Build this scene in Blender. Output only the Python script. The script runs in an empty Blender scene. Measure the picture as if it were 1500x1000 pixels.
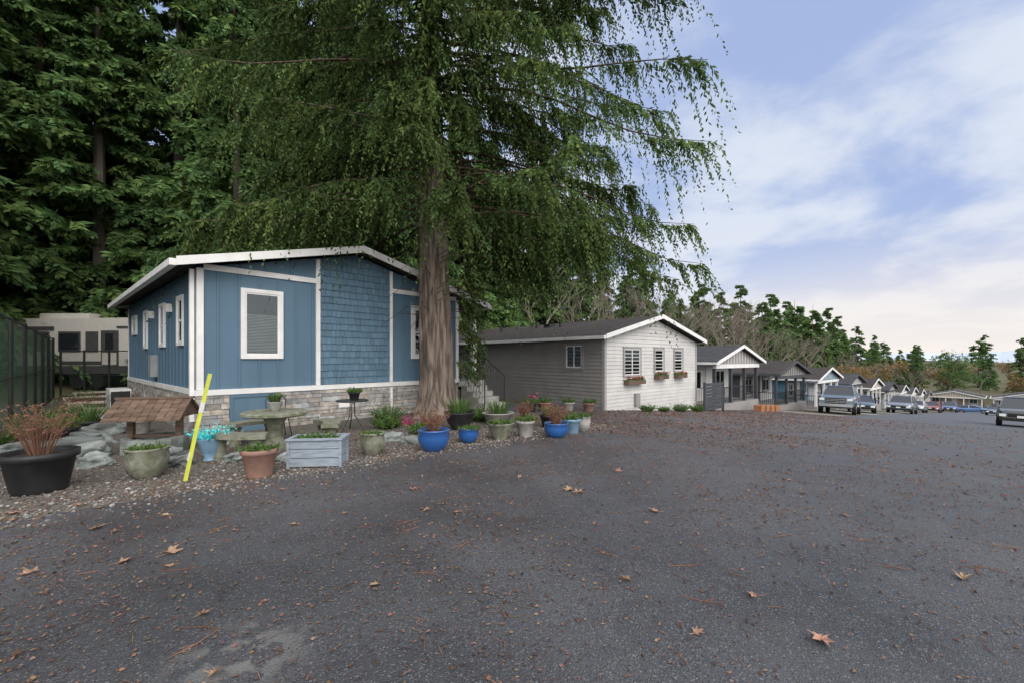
import bpy, math, random
import numpy as np
from mathutils import Vector, Matrix, noise as mn
random.seed(7)
CU,SU=.752,.659
def W(u,v): return (CU*u+SU*v, SU*u-CU*v)
def UV(x,y): return (CU*x+SU*y, SU*x-CU*y)
def gzuv(u,v):
    if u<4: z=0.0
    elif u<13.4: z=-.077*(u-4)**2/18.8
    elif u<125: z=-.077*(u-8.7)
    elif u<139: w=u-125; z=-8.955-.077*(w-w*w/28)
    else: z=-9.494
    a=max(0.0,-v-31)
    f=1-.75*min(1,max(0,(u-20)/40))
    if a>0: z+=.28*min(a,70)*f*min(1,a/8)
    return z
def gz(x,y):
    u,v=UV(x,y); return gzuv(u,v)
scene=bpy.context.scene
# ------------------------------------------------------------ materials
def M(name,c1,c2=None,sc=4,rough=.8,bump=0,bsc=None,metal=0,stretch=(1,1,1),spec=.3,detail=4,lo=.35,hi=.65,coat=0):
    m=bpy.data.materials.new(name); m.use_nodes=True; nt=m.node_tree; n=nt.nodes; l=nt.links
    b=n['Principled BSDF']; out=n['Material Output']
    if c2 is None: c2=tuple(c*.8 for c in c1)
    tc=n.new('ShaderNodeTexCoord'); mp=n.new('ShaderNodeMapping'); mp.inputs['Scale'].default_value=stretch
    l.new(tc.outputs['Object'],mp.inputs[0])
    nz=n.new('ShaderNodeTexNoise'); nz.inputs['Scale'].default_value=sc; nz.inputs['Detail'].default_value=detail
    l.new(mp.outputs[0],nz.inputs['Vector'])
    mr=n.new('ShaderNodeMapRange'); mr.inputs[1].default_value=lo; mr.inputs[2].default_value=hi
    l.new(nz.outputs['Fac'],mr.inputs[0])
    mx=n.new('ShaderNodeMix'); mx.data_type='RGBA'
    mx.inputs[6].default_value=(*c1,1); mx.inputs[7].default_value=(*c2,1); l.new(mr.outputs[0],mx.inputs[0])
    at=n.new('ShaderNodeAttribute'); at.attribute_name='tint'
    mu=n.new('ShaderNodeMix'); mu.data_type='RGBA'; mu.blend_type='MULTIPLY'; mu.inputs[0].default_value=1
    l.new(mx.outputs[2],mu.inputs[6]); l.new(at.outputs['Vector'],mu.inputs[7])
    l.new(mu.outputs[2],b.inputs['Base Color'])
    b.inputs['Roughness'].default_value=rough; b.inputs['Metallic'].default_value=metal
    b.inputs['Specular IOR Level'].default_value=spec
    b.inputs['Coat Weight'].default_value=coat
    if bump:
        n2=n.new('ShaderNodeTexNoise'); n2.inputs['Scale'].default_value=bsc or sc*4; n2.inputs['Detail'].default_value=3
        l.new(mp.outputs[0],n2.inputs['Vector'])
        bp=n.new('ShaderNodeBump'); bp.inputs['Strength'].default_value=bump; bp.inputs['Distance'].default_value=.02
        l.new(n2.outputs['Fac'],bp.inputs['Height']); l.new(bp.outputs[0],b.inputs['Normal'])
    return m
def nodes(m): return m.node_tree.nodes,m.node_tree.links
def LM(name,c,transl=.35):
    m=bpy.data.materials.new(name); m.use_nodes=True; n,l=nodes(m); n.remove(n['Principled BSDF'])
    at=n.new('ShaderNodeAttribute'); at.attribute_name='tint'
    mu=n.new('ShaderNodeVectorMath'); mu.operation='MULTIPLY'; mu.inputs[1].default_value=c; l.new(at.outputs['Vector'],mu.inputs[0])
    d=n.new('ShaderNodeBsdfDiffuse'); l.new(mu.outputs[0],d.inputs[0])
    if transl:
        t=n.new('ShaderNodeBsdfTranslucent'); ms=n.new('ShaderNodeMixShader'); ms.inputs[0].default_value=transl
        l.new(mu.outputs[0],t.inputs[0]); l.new(d.outputs[0],ms.inputs[1]); l.new(t.outputs[0],ms.inputs[2]); l.new(ms.outputs[0],n['Material Output'].inputs[0])
    else: l.new(d.outputs[0],n['Material Output'].inputs[0])
    return m

m_blue=M('blue_siding',(.1,.172,.24),(.084,.15,.213),sc=1.5,rough=.6,bump=.15,bsc=60,stretch=(1,1,.25))
m_blue2=M('blue_shingle',(.082,.148,.208),(.1,.17,.235),sc=3,rough=.7,bump=.2,bsc=60,stretch=(1,1,.3))
m_white=M('white_trim',(.76,.76,.76),(.66,.66,.65),sc=3,rough=.5)
m_greyside=M('taupe_siding',(.28,.27,.265),(.245,.235,.23),sc=2,rough=.6,bump=.1,bsc=50)
m_cream=M('cream_siding',(.56,.555,.545),(.5,.495,.485),sc=2,rough=.6,bump=.1,bsc=50)
m_dark=M('dark_trim',(.06,.065,.075),(.045,.05,.06),sc=3,rough=.5)
m_black=M('black_metal',(.02,.02,.022),(.03,.03,.03),sc=8,rough=.4)
m_stone=M('ledge_stone',(.42,.41,.39),(.24,.235,.23),sc=9,rough=.85,bump=.6,bsc=30)
m_mortar=M('mortar',(.2,.2,.2),rough=.95)
m_interior=M('window_interior',(.03,.033,.036),(.06,.06,.06),sc=2,rough=.8)
m_blind=M('blind',(.42,.42,.4),rough=.6)
m_wood=M('weathered_wood',(.17,.115,.085),(.1,.072,.055),sc=6,rough=.85,bump=.4,stretch=(1,6,6))
m_greywood=M('grey_painted_wood',(.3,.35,.4),(.2,.24,.29),sc=5,rough=.8,bump=.3,stretch=(1,5,8))
m_conc=M('concrete',(.36,.35,.33),(.25,.245,.23),sc=7,rough=.9,bump=.4)
m_conc2=M('mossy_concrete',(.24,.235,.2),(.12,.135,.085),sc=9,rough=.95,bump=.5)
m_terra=M('terracotta',(.3,.17,.13),(.23,.145,.12),sc=8,rough=.8,bump=.2)
m_bluepot=M('blue_glaze',(.02,.08,.27),(.02,.1,.32),sc=5,rough=.15,spec=.6,coat=.5)
m_lbluepot=M('light_blue_glaze',(.2,.33,.45),(.15,.25,.36),sc=5,rough=.3)
m_blackpot=M('black_plastic',(.018,.019,.022),(.03,.03,.032),sc=5,rough=.45)
m_soil=M('soil',(.035,.025,.018),(.06,.045,.03),sc=20,rough=1,bump=.5)
m_yellow=M('yellow_paint',(.7,.74,.1),(.55,.6,.09),sc=9,rough=.6)
m_rock=M('boulder_rock',(.36,.39,.38),(.13,.15,.14),sc=3.5,rough=.85,bump=.8,bsc=14,detail=6)
m_bark=M('cedar_bark',(.23,.185,.155),(.08,.062,.05),sc=5,rough=.95,bump=1,bsc=9,stretch=(2.6,2.6,.28),detail=6,lo=.38,hi=.6)
m_bark2=LM('grey_bark',(.19,.165,.14),.0)
m_leaf=LM('cedar_foliage',(.088,.138,.05),.32)
m_leaf2=LM('forest_foliage',(.108,.185,.07),.3)
m_leafg=LM('golden_foliage',(.3,.22,.11),.5)
m_plant=LM('plant_leaf',(.1,.17,.055),.3)
m_dry=LM('dry_plant',(.22,.125,.09),.2)
m_pink=LM('pink_petals',(.42,.09,.2),.25)
m_red=LM('red_petals',(.4,.03,.03),.2)
m_turq=M('turquoise_glaze',(.05,.5,.55),(.1,.62,.65),sc=8,rough=.3)
m_litter=M('leaf_litter',(.19,.112,.08),(.12,.074,.055),sc=4,rough=.85,detail=1)
m_maple=M('maple_leaf',(.4,.26,.18),(.26,.16,.11),sc=30,rough=.8)
m_tyre=M('tyre',(.02,.02,.02),rough=.8)
m_carglass=M('car_glass',(.02,.025,.03),rough=.05,spec=.8)
m_lamp=M('headlight',(.75,.78,.8),rough=.1,spec=.8)
m_chrome=M('chrome',(.5,.51,.53),rough=.2,metal=.9)
m_tail=M('tail_light',(.3,.01,.01),rough=.2)
m_wire=M('fence_wire',(.03,.05,.036),rough=.5)
m_green=M('electrical_box',(.28,.3,.3),rough=.5)
m_acwhite=M('ac_paint',(.6,.61,.6),rough=.4)
m_orange=M('orange_cedar',(.36,.17,.08),rough=.7)
m_rv=M('trailer_shell',(.6,.58,.53),(.55,.53,.49),rough=.35)
m_rvd=M('trailer_graphics',(.08,.08,.085),rough=.35)

def glassmat():
    m=bpy.data.materials.new('window_glass'); m.use_nodes=True; n,l=nodes(m)
    n.remove(n['Principled BSDF'])
    g=n.new('ShaderNodeBsdfGlossy'); g.inputs['Roughness'].default_value=.02; g.inputs['Color'].default_value=(.9,.95,1,1)
    t=n.new('ShaderNodeBsdfTransparent'); t.inputs[0].default_value=(.85,.9,.9,1)
    f=n.new('ShaderNodeFresnel'); f.inputs[0].default_value=1.5
    ms=n.new('ShaderNodeMixShader'); l.new(f.outputs[0],ms.inputs[0]); l.new(t.outputs[0],ms.inputs[1]); l.new(g.outputs[0],ms.inputs[2])
    l.new(ms.outputs[0],n['Material Output'].inputs[0]); return m
m_glass=glassmat()

def roofmat(name,c1,c2):
    m=M(name,c1,c2,sc=25,rough=.95,bump=0); n,l=nodes(m); b=n['Principled BSDF']
    tc=n.new('ShaderNodeTexCoord'); mp=n.new('ShaderNodeMapping'); mp.inputs['Rotation'].default_value=(0,0,math.pi/2)
    l.new(tc.outputs['Object'],mp.inputs[0])
    br=n.new('ShaderNodeTexBrick'); br.inputs['Scale'].default_value=1; br.inputs['Brick Width'].default_value=.3; br.inputs['Row Height'].default_value=.14
    br.inputs['Color1'].default_value=(1.25,1.2,1.15,1); br.inputs['Color2'].default_value=(.7,.7,.72,1); br.inputs['Mortar'].default_value=(.35,.35,.35,1); br.inputs['Mortar Size'].default_value=.012
    l.new(mp.outputs[0],br.inputs['Vector'])
    mu=n.new('ShaderNodeMix'); mu.data_type='RGBA'; mu.blend_type='MULTIPLY'; mu.inputs[0].default_value=1
    src=b.inputs['Base Color'].links[0].from_socket
    l.new(src,mu.inputs[6]); l.new(br.outputs['Color'],mu.inputs[7]); l.new(mu.outputs[2],b.inputs['Base Color'])
    return m
m_roof=roofmat('asphalt_shingle_roof',(.07,.06,.058),(.042,.038,.038))
m_roofg=roofmat('grey_shingle_roof',(.07,.076,.085),(.05,.053,.06))

def asphaltmat():
    m=bpy.data.materials.new('asphalt'); m.use_nodes=True; n,l=nodes(m); b=n['Principled BSDF']
    tc=n.new('ShaderNodeTexCoord'); O=tc.outputs['Object']
    def noise(s,d=3): 
        k=n.new('ShaderNodeTexNoise'); k.inputs['Scale'].default_value=s; k.inputs['Detail'].default_value=d; l.new(O,k.inputs['Vector']); return k.outputs['Fac']
    def mr(x,a,bb,c=0,d=1):
        k=n.new('ShaderNodeMapRange'); l.new(x,k.inputs[0]); k.inputs[1].default_value=a;k.inputs[2].default_value=bb;k.inputs[3].default_value=c;k.inputs[4].default_value=d; return k.outputs[0]
    def mix(f,a,c,bt='MIX'):
        k=n.new('ShaderNodeMix'); k.data_type='RGBA'; k.blend_type=bt
        if isinstance(f,float): k.inputs[0].default_value=f
        else: l.new(f,k.inputs[0])
        for i,x in ((6,a),(7,c)):
            if isinstance(x,tuple): k.inputs[i].default_value=(*x,1)
            else: l.new(x,k.inputs[i])
        return k.outputs[2]
    def mul(a,c):
        k=n.new('ShaderNodeMath'); k.operation='MULTIPLY'; l.new(a,k.inputs[0])
        if isinstance(c,float): k.inputs[1].default_value=c
        else: l.new(c,k.inputs[1])
        return k.outputs[0]
    big=noise(.5,6)
    c=mix(mr(big,.38,.62),(.031,.035,.042),(.06,.065,.076))
    vo=n.new('ShaderNodeTexVoronoi'); vo.inputs['Scale'].default_value=120; l.new(O,vo.inputs['Vector'])
    sp=n.new('ShaderNodeSeparateColor'); l.new(vo.outputs['Color'],sp.inputs[0])
    c=mix(1.0,c,mix(mr(sp.outputs[0],0,1),(.5,.5,.52),(1.5,1.49,1.47)),'MULTIPLY')
    c=mix(mr(sp.outputs[1],.94,.96,0,.5),c,(.27,.27,.265))
    dp=n.new('ShaderNodeVectorMath'); dp.operation='DOT_PRODUCT'; dp.inputs[1].default_value=(SU,-CU,0); l.new(O,dp.inputs[0])
    dens=mr(dp.outputs['Value'],0,-8,.12,1)
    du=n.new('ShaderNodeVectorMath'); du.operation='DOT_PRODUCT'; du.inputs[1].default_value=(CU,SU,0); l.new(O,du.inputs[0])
    far=mul(mr(du.outputs['Value'],2,12,.35,1),mr(du.outputs['Value'],34,20,.0,1))
    mid=noise(1.6,6)
    c=mix(mul(mul(mr(mid,.36,.6),mr(noise(24,2),.35,.6)),mul(mul(dens,far),.75)),c,(.14,.092,.078))
    c=mix(mul(mr(mid,.58,.44,0,1),.16),c,(.13,.13,.132))
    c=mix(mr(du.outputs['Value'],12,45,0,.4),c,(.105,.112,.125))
    ps=n.new('ShaderNodeVectorMath'); ps.operation='DISTANCE'; ps.inputs[1].default_value=(-1.45,2.35,0); l.new(O,ps.inputs[0])
    c=mix(mul(mr(ps.outputs['Value'],.42,.05),mr(noise(7,5),.47,.56)),c,(.16,.16,.155))
    l.new(c,b.inputs['Base Color']); b.inputs['Specular IOR Level'].default_value=.5
    l.new(mr(big,.35,.65,.5,.75),b.inputs['Roughness'])
    bp=n.new('ShaderNodeBump'); bp.inputs['Strength'].default_value=.7; bp.inputs['Distance'].default_value=.006
    l.new(vo.outputs['Distance'],bp.inputs['Height']); l.new(bp.outputs[0],b.inputs['Normal'])
    return m
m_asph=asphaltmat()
m_conc_road=M('concrete_drive',(.22,.22,.22),(.17,.17,.17),sc=1,rough=.85)
m_gravel=M('gravel_ground',(.18,.165,.15),(.06,.05,.04),sc=18,rough=.95,bump=.9,bsc=45,detail=5)
m_ground=M('ground_soil',(.075,.085,.035),(.12,.09,.06),sc=.6,rough=1,bump=.4,bsc=8,detail=5)
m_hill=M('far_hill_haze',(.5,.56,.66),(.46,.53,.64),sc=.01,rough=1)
m_pebble=M('pebbles',(.27,.26,.25),(.14,.13,.12),sc=12,rough=.85,detail=1)

# ------------------------------------------------------------ mesh helpers
def empty(name,loc=(0,0,0),rz=0):
    e=bpy.data.objects.new(name,None); scene.collection.objects.link(e); e.location=loc; e.rotation_euler=(0,0,rz); e.empty_display_size=.2; return e
def link(name,me,parent=None,loc=None,rot=None,scale=None):
    o=bpy.data.objects.new(name,me); scene.collection.objects.link(o)
    if parent: o.parent=parent
    if loc is not None: o.location=loc
    if rot is not None: o.rotation_euler=rot
    if scale is not None: o.scale=scale
    return o
class MB:
    def __init__(s): s.v=[];s.f=[];s.t=[];s.m=[]
    def face(s,pts,t=(1,1,1),m=0):
        k=len(s.v); s.v+= [tuple(p) for p in pts]; s.f.append(tuple(range(k,k+len(pts)))); s.t.append(t); s.m.append(m)
    def raw(s,vs,fs,t=(1,1,1),m=0):
        k=len(s.v); s.v+=[tuple(p) for p in vs]
        for f in fs: s.f.append(tuple(i+k for i in f)); s.t.append(t); s.m.append(m)
    def box(s,x0,x1,y0,y1,z0,z1,t=(1,1,1),m=0):
        s.raw([(x0,y0,z0),(x1,y0,z0),(x1,y1,z0),(x0,y1,z0),(x0,y0,z1),(x1,y0,z1),(x1,y1,z1),(x0,y1,z1)],
          [(0,3,2,1),(4,5,6,7),(0,1,5,4),(1,2,6,5),(2,3,7,6),(3,0,4,7)],t,m)
    def prism(s,poly,y0,y1,t=(1,1,1),m=0): # poly in xz
        n=len(poly); vs=[(x,y0,z) for x,z in poly]+[(x,y1,z) for x,z in poly]
        fs=[tuple(range(n)),tuple(range(2*n-1,n-1,-1))]+[(i,i+n,(i+1)%n+n,(i+1)%n) for i in range(n)]
        s.raw(vs,fs,t,m)
    def tube(s,pts,rad,n=6,t=(1,1,1),m=0,cap=True):
        pts=[Vector(p) for p in pts]; vs=[];fs=[]
        for i,p in enumerate(pts):
            d=(pts[min(i+1,len(pts)-1)]-pts[max(i-1,0)])
            if d.length<1e-6: d=Vector((0,0,1))
            d.normalize()
            a=(Vector((0,0,1)).cross(d) if abs(d.z)<.99 else Vector((1,0,0))).normalized(); b=d.cross(a)
            r=rad[i] if hasattr(rad,'__len__') else rad
            for k in range(n):
                w=2*math.pi*k/n; vs.append(p+a*math.cos(w)*r+b*math.sin(w)*r)
        for i in range(len(pts)-1):
            for k in range(n): fs.append((i*n+k,i*n+(k+1)%n,(i+1)*n+(k+1)%n,(i+1)*n+k))
        if cap: fs.append(tuple(range(n-1,-1,-1))); fs.append(tuple(range((len(pts)-1)*n,len(pts)*n)))
        s.raw(vs,fs,t,m)
    def lathe(s,prof,c=(0,0,0),n=20,t=(1,1,1),m=0,wob=0):
        vs=[];fs=[]
        for r,z in prof:
            for k in range(n):
                w=2*math.pi*k/n; rr=r*(1+wob*math.sin(w*8)); vs.append((c[0]+rr*math.cos(w),c[1]+rr*math.sin(w),c[2]+z))
        for i in range(len(prof)-1):
            for k in range(n): fs.append((i*n+k,i*n+(k+1)%n,(i+1)*n+(k+1)%n,(i+1)*n+k))
        s.raw(vs,fs,t,m)
    def obj(s,name,mats,parent=None,smooth=False,loc=None,rot=None):
        me=bpy.data.meshes.new(name); me.from_pydata(s.v,[],s.f)
        if not isinstance(mats,(list,tuple)): mats=[mats]
        for q in mats: me.materials.append(q)
        a=me.attributes.new('tint','FLOAT_VECTOR','FACE'); a.data.foreach_set('vector',np.array(s.t,dtype=np.float32).ravel())
        me.polygons.foreach_set('material_index',s.m)
        if smooth: me.polygons.foreach_set('use_smooth',[True]*len(s.f))
        me.update(); return link(name,me,parent,loc,rot)
def quads_mesh(name,Q,T,mat):
    N=len(Q); me=bpy.data.meshes.new(name); me.vertices.add(4*N); me.vertices.foreach_set('co',np.ascontiguousarray(Q,dtype=np.float32).ravel())
    me.loops.add(4*N); me.loops.foreach_set('vertex_index',np.arange(4*N,dtype=np.int32))
    me.polygons.add(N); me.polygons.foreach_set('loop_start',np.arange(0,4*N,4,dtype=np.int32))
    me.materials.append(mat); me.update(calc_edges=True)
    a=me.attributes.new('tint','FLOAT_VECTOR','FACE'); a.data.foreach_set('vector',np.ascontiguousarray(T,dtype=np.float32).ravel())
    return me
def nrm(a): return a/(np.linalg.norm(a,axis=-1,keepdims=True)+1e-9)
Z=np.array([0,0,1.0])
def leaves(P0,D,bl,drp,nl,LL,LW,r,hang=.3,spread=.8,var=.3):
    B=len(P0); s=(np.arange(nl)[None]+r.random((B,nl)))/nl
    pos=P0[:,None]+D[:,None]*(bl[:,None]*s)[...,None]-Z*(drp[:,None]*bl[:,None]*s**2)[...,None]
    tan=nrm(D[:,None]-Z*(2*drp[:,None]*s)[...,None])
    side=nrm(np.cross(tan,Z+r.normal(size=tan.shape)*.5))
    sg=np.where(np.arange(nl)%2==0,1.0,-1.0)[None,:,None]
    d=nrm(tan*.7+side*sg*spread-Z*hang+r.normal(size=tan.shape)*.12)
    w=nrm(np.cross(d,r.normal(size=d.shape)+np.array([0,0,.8])))*(LW/2)
    ll=(LL*(1.15-.6*s)*r.uniform(.7,1.3,(B,nl)))[...,None]
    Q=np.stack([pos,pos+d*ll*.45+w,pos+d*ll,pos+d*ll*.45-w],axis=2).reshape(-1,4,3)
    cl=r.uniform(1-var,1+var,(B,1)); lf=r.uniform(1-var*.7,1+var*.7,(B,nl)); y=r.uniform(-.12,.2,(B,1))
    k=cl*lf; T=np.stack([k*(1+y),k*(1+y*.25),k*(1-y*.6)],axis=-1).reshape(-1,3)
    return Q,T
def mbquads(mb,tint):
    V=np.array(mb.v); F=np.array([f for f in mb.f if len(f)==4]); return V[F],np.tile(np.array([tint]),(len(F),1))
def conifer(name,H,R,nb,nk,nl,LL,LW,z0=.8,droop=.35,seed=0,power=.75,ld=.5,hang=.25,mat=None,upr=(-.1,.25)):
    r=np.random.default_rng(seed)
    tz=z0+(H-z0)*(r.random(nb)**1.15); frac=1-(tz-z0)/(H-z0)
    L=R*(frac**power)*r.uniform(.6,1.15,nb)+.25; az=r.random(nb)*6.2832
    hd=np.stack([np.cos(az),np.sin(az),0*az],1); up=r.uniform(*upr,nb); dr=droop*r.uniform(.6,1.4,nb)
    t=r.uniform(.25,1,(nb,nk))
    base=np.stack([0*tz,0*tz,tz],1)
    pos=base[:,None]+hd[:,None]*(L[:,None]*t)[...,None]+Z*(L[:,None]*(up[:,None]*t-dr[:,None]*t*t))[...,None]
    tan=nrm(hd[:,None]+Z*(up[:,None]-2*dr[:,None]*t)[...,None])
    sd=np.stack([-np.sin(az),np.cos(az),0*az],1)[:,None]*r.choice([-1.0,1.0],(nb,nk))[...,None]
    an=r.uniform(.2,1.2,(nb,nk))[...,None]
    D=nrm(tan*np.cos(an)+sd*np.sin(an)).reshape(-1,3)
    bl=((L[:,None]*.32*(1.15-t)+.3)*r.uniform(.6,1.2,(nb,nk))).ravel()
    Q,T=leaves(pos.reshape(-1,3),D,bl,r.uniform(.4,1.3,nb*nk)*ld,nl,LL,LW,r,hang)
    T=T*np.repeat(r.uniform(.7,1.3,nb),nk*nl)[:,None]
    tb=MB(); tb.tube([(0,0,-1),(0,0,H*.3),(0,0,H*.7),(0,0,H)],[H*.013+.05,H*.01+.03,H*.005,.01],6,cap=False)
    q,t=mbquads(tb,(1.3,.65,1.5)); Q=np.concatenate([Q,q]); T=np.concatenate([T,t])
    return quads_mesh(name,Q,T,mat or m_leaf2)

# ------------------------------------------------------------ ground & roads
UL=[-3000,-1200,-500,-200,-100,-60,-40,-25,-15,-8,-4,0]+list(np.arange(4,13.41,.47))+[13.4,16,20]+list(range(25,126,5))+[127,129,131,133,135,137,139,150,170,200,260,400,800,1500,3500]
UL=sorted(set(round(float(x),3) for x in UL))
VL=[-3000,-1000,-400,-200,-120,-101,-90,-80,-70,-60,-50,-44,-39,-35,-31,-26,-20,-15,-10,-6.5,0,7,20,60,200,800,3000]
def sheet(name,us,vs,off,mat,parent=None):
    mb=MB(); nu,nv=len(us),len(vs); vsx=[]
    for u in us:
        for v in vs:
            x,y=W(u,v); vsx.append((x,y,gzuv(u,v)+off))
    fs=[(i*nv+j,(i+1)*nv+j,(i+1)*nv+j+1,i*nv+j+1)[::-1] for i in range(nu-1) for j in range(nv-1)]
    mb.raw(vsx,fs); return mb.obj(name,mat,parent,smooth=True)
sheet('ground',UL,VL,0,m_ground)
def rng_u(a,b): return [a]+[u for u in UL if a<u<b]+[b]
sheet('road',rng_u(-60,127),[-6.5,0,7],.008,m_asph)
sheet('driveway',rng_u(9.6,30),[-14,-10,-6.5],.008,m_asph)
for a,b in ((30,33),(39.5,44),(50,55),(61,66),(73,78),(85,90),(97,102)):
    sheet('concrete_driveway',rng_u(a,b),[-16,-6.5],.01,m_conc_road)
sheet('cross_street',rng_u(127,134),[-60,-6.5,7,60],.008,m_asph)
sheet('gravel_bed',rng_u(-40,9.6),[-24,-14,-10,-6.5],.004,m_gravel)
mb=MB()
ico=[(0,0,1),(.89,0,.45),(.28,.85,.45),(-.72,.53,.45),(-.72,-.53,.45),(.28,-.85,.45),(.72,.53,-.45),(-.28,.85,-.45),(-.89,0,-.45),(-.28,-.85,-.45),(.72,-.53,-.45),(0,0,-1)]
icf=[(0,1,2),(0,2,3),(0,3,4),(0,4,5),(0,5,1),(1,6,2),(2,7,3),(3,8,4),(4,9,5),(5,10,1),(2,6,7),(3,7,8),(4,8,9),(5,9,10),(1,10,6),(6,11,7),(7,11,8),(8,11,9),(9,11,10),(10,11,6)]
def stone(mb,x,y,s,c,z):
    a=random.random()*6.28; sx,sy,sz=s*random.uniform(.8,1.4),s,s*.6; ca,sa=math.cos(a),math.sin(a)
    mb.raw([(x+(p[0]*sx*ca-p[1]*sy*sa),y+(p[0]*sx*sa+p[1]*sy*ca),z+s*.35+p[2]*sz) for p in ico],icf,c)
for i in range(9500):
    u=random.uniform(-4,9.3); v=-6.5-abs(random.gauss(0,1.2)) if random.random()<.8 else -6.45+random.gauss(0,.22)
    if v<-10.5: continue
    x,y=W(u,v); s=random.uniform(.007,.019)*(1 if random.random()<.96 else 1.8)
    c=random.choice([(1.2,1.2,1.25),(.8,.8,.8),(.6,.62,.66),(1.0,.85,.7),(1.5,1.5,1.5),(.5,.45,.4),(.7,.5,.4)])
    stone(mb,x,y,s,c,.004+gzuv(u,v))
mb.obj('gravel_edging',m_pebble)
def litter(N,ulo,uhi,vm,vs,uni,size,twf,seed,zoff=.01,thr=(-.6,.35)):
    R=np.random.default_rng(seed)
    u=R.uniform(ulo,uhi,N); v=np.where(R.random(N)<uni,R.uniform(-10,6.5,N),vm+R.normal(0,vs,N))
    k=(v>-10.3)&(v<6.8); u=u[k]; v=v[k]
    cl=np.array([mn.noise(Vector((a*.5,b*.5,0)))+.6*mn.noise(Vector((a*2.4,b*2.4,5))) for a,b in zip(u,v)])
    k=cl>R.uniform(*thr,len(u)); u=u[k];v=v[k]; N=len(u)
    x=CU*u+SU*v; y=SU*u-CU*v; z=np.array([gzuv(a,b) for a,b in zip(u,v)])
    ln=R.uniform(*size,N); wd=ln*R.uniform(.45,.95,N); tl=R.normal(0,.45,N)
    tw=R.random(N)<twf; ln[tw]=R.uniform(.06,.17,tw.sum()); wd[tw]=.006; tl[tw]*=.1
    a=R.random(N)*6.28; d=np.stack([np.cos(a),np.sin(a),0*a],1); w=np.stack([-np.sin(a),np.cos(a),tl],1)
    c=np.stack([x,y,z+zoff+np.abs(tl)*wd*.5+.004],1); L_=ln[:,None]; W_=wd[:,None]; up=Z*W_*.45*(~tw)[:,None]
    A=c-d*L_*.5; B=c+w*W_*.5+d*L_*.1; C=c+d*L_*.5; D=c-w*W_*.5-d*L_*.07; m=c+up
    # a crumpled bit: two quads folded along the middle
    Q=np.concatenate([np.stack([A,D,C,m],1),np.stack([C,B,A,m],1)])
    kk=R.uniform(.3,1.4,(N,1)); T=kk*np.concatenate([np.ones((N,1)),R.uniform(.8,1.2,(N,1)),R.uniform(.75,1.2,(N,1))],1)
    return Q,np.tile(T,(2,1))
q1,t1=litter(56000,-5,12,-5,2.9,.5,(.012,.034),.18,1,thr=(-.8,.4))
q2,t2=litter(20000,8,30,-7.4,2.6,.25,(.03,.065),.1,2,thr=(-.7,.25))
q3,t3=litter(16000,-3,9,-2,3,.6,(.007,.018),.15,3,thr=(-.8,.5))
link('leaf_litter',quads_mesh('leaf_litter',np.concatenate([q1,q2,q3]),np.concatenate([t1,t2,t3]),m_litter))
mb=MB()
lobes=[(0,1),(18,.55),(30,.45),(48,.95),(66,.5),(80,.4),(100,.75),(125,.35),(165,.4),(180,.15)]
outl=[(a,r) for a,r in lobes]+[(-a,r) for a,r in lobes[::-1] if 0<a<180]
def maple(x,y,s,col):
    a0=random.random()*6.28; cu=random.uniform(.25,.8); ph=random.random()*6; fold=random.uniform(.4,.95)
    ca,sa=math.cos(ph),math.sin(ph); pts=[]
    for a,r in outl:
        w=math.radians(a)+a0; rr=s*r*random.uniform(.7,1.2); px,py=math.cos(w)*rr,math.sin(w)*rr
        k=(px*ca+py*sa); k2=(-px*sa+py*ca); h=abs(k2)*cu*.7+random.uniform(0,.15)*s; k2*=fold
        pts.append((x+k*ca-k2*sa,y+k*sa+k2*ca,gz(x,y)+.014+h))
    cpt=(x,y,gz(x,y)+.016)
    for i in range(len(pts)):
        q=random.uniform(.8,1.2); mb.face([cpt,pts[i],pts[(i+1)%len(pts)]],tuple(c*q for c in col))
    w=a0+math.pi; mb.tube([cpt,(x+math.cos(w)*s*.9,y+math.sin(w)*s*.9,gz(x,y)+.02)],.002,3,col)
for X,Y in [(-3.56,3.23),(-3.04,3.41),(-3.51,4.43),(-4.69,4.76),(-.9,4.59),(.7,5.3),(-.96,3.07),(1.62,2.93),(1.75,2.47),(3.25,3.15),(.09,5.85),(-2.1,4.18),(-2.8,3.57),(1.07,2.53),(-1.5,2.2),(1.5,6.2),(-2.6,6.1),(1.49,4.55),(3.4,4.45),(-5.1,4.5),(-3.9,4.1),(-1.2,5.3),(.78,5.18),(-4.9,4.3)]:
    q=random.uniform(.7,1.15); maple(X,Y,random.uniform(.06,.11),(q,q*random.uniform(.85,1.1),q*.95))
for i in range(260):
    uu=random.uniform(-4,25); vv=random.gauss(-6,2.8)
    if vv<-10.2 or vv>5: continue
    X,Y=W(uu,vv); q=random.uniform(.4,1.0); maple(X,Y,random.uniform(.025,.07),(q,q*.95,q*.9))
mb.obj('maple_leaves',m_maple)
mb=MB()
for i in range(300):
    uu=random.uniform(-4,16); vv=random.uniform(-7.5,3); X,Y=W(uu,vv); z=gz(X,Y)+.014; a=random.random()*6.28; L=random.uniform(.08,.3); b=a+random.uniform(-.5,.5)
    p1=(X+math.cos(a)*L*.5,Y+math.sin(a)*L*.5,z); p2=(p1[0]+math.cos(b)*L*.5,p1[1]+math.sin(b)*L*.5,z)
    t=(1.2,.95,.8); rr=.003; mb.tube([(X,Y,z),p1,p2],[rr,rr,.002],3,t)
    if L>.18:
        for sg in (.8,-.7): mb.tube([p1,(p1[0]+math.cos(a+sg)*L*.3,p1[1]+math.sin(a+sg)*L*.3,z)],.002,3,t)
mb.obj('fallen_twigs',m_litter)

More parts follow.
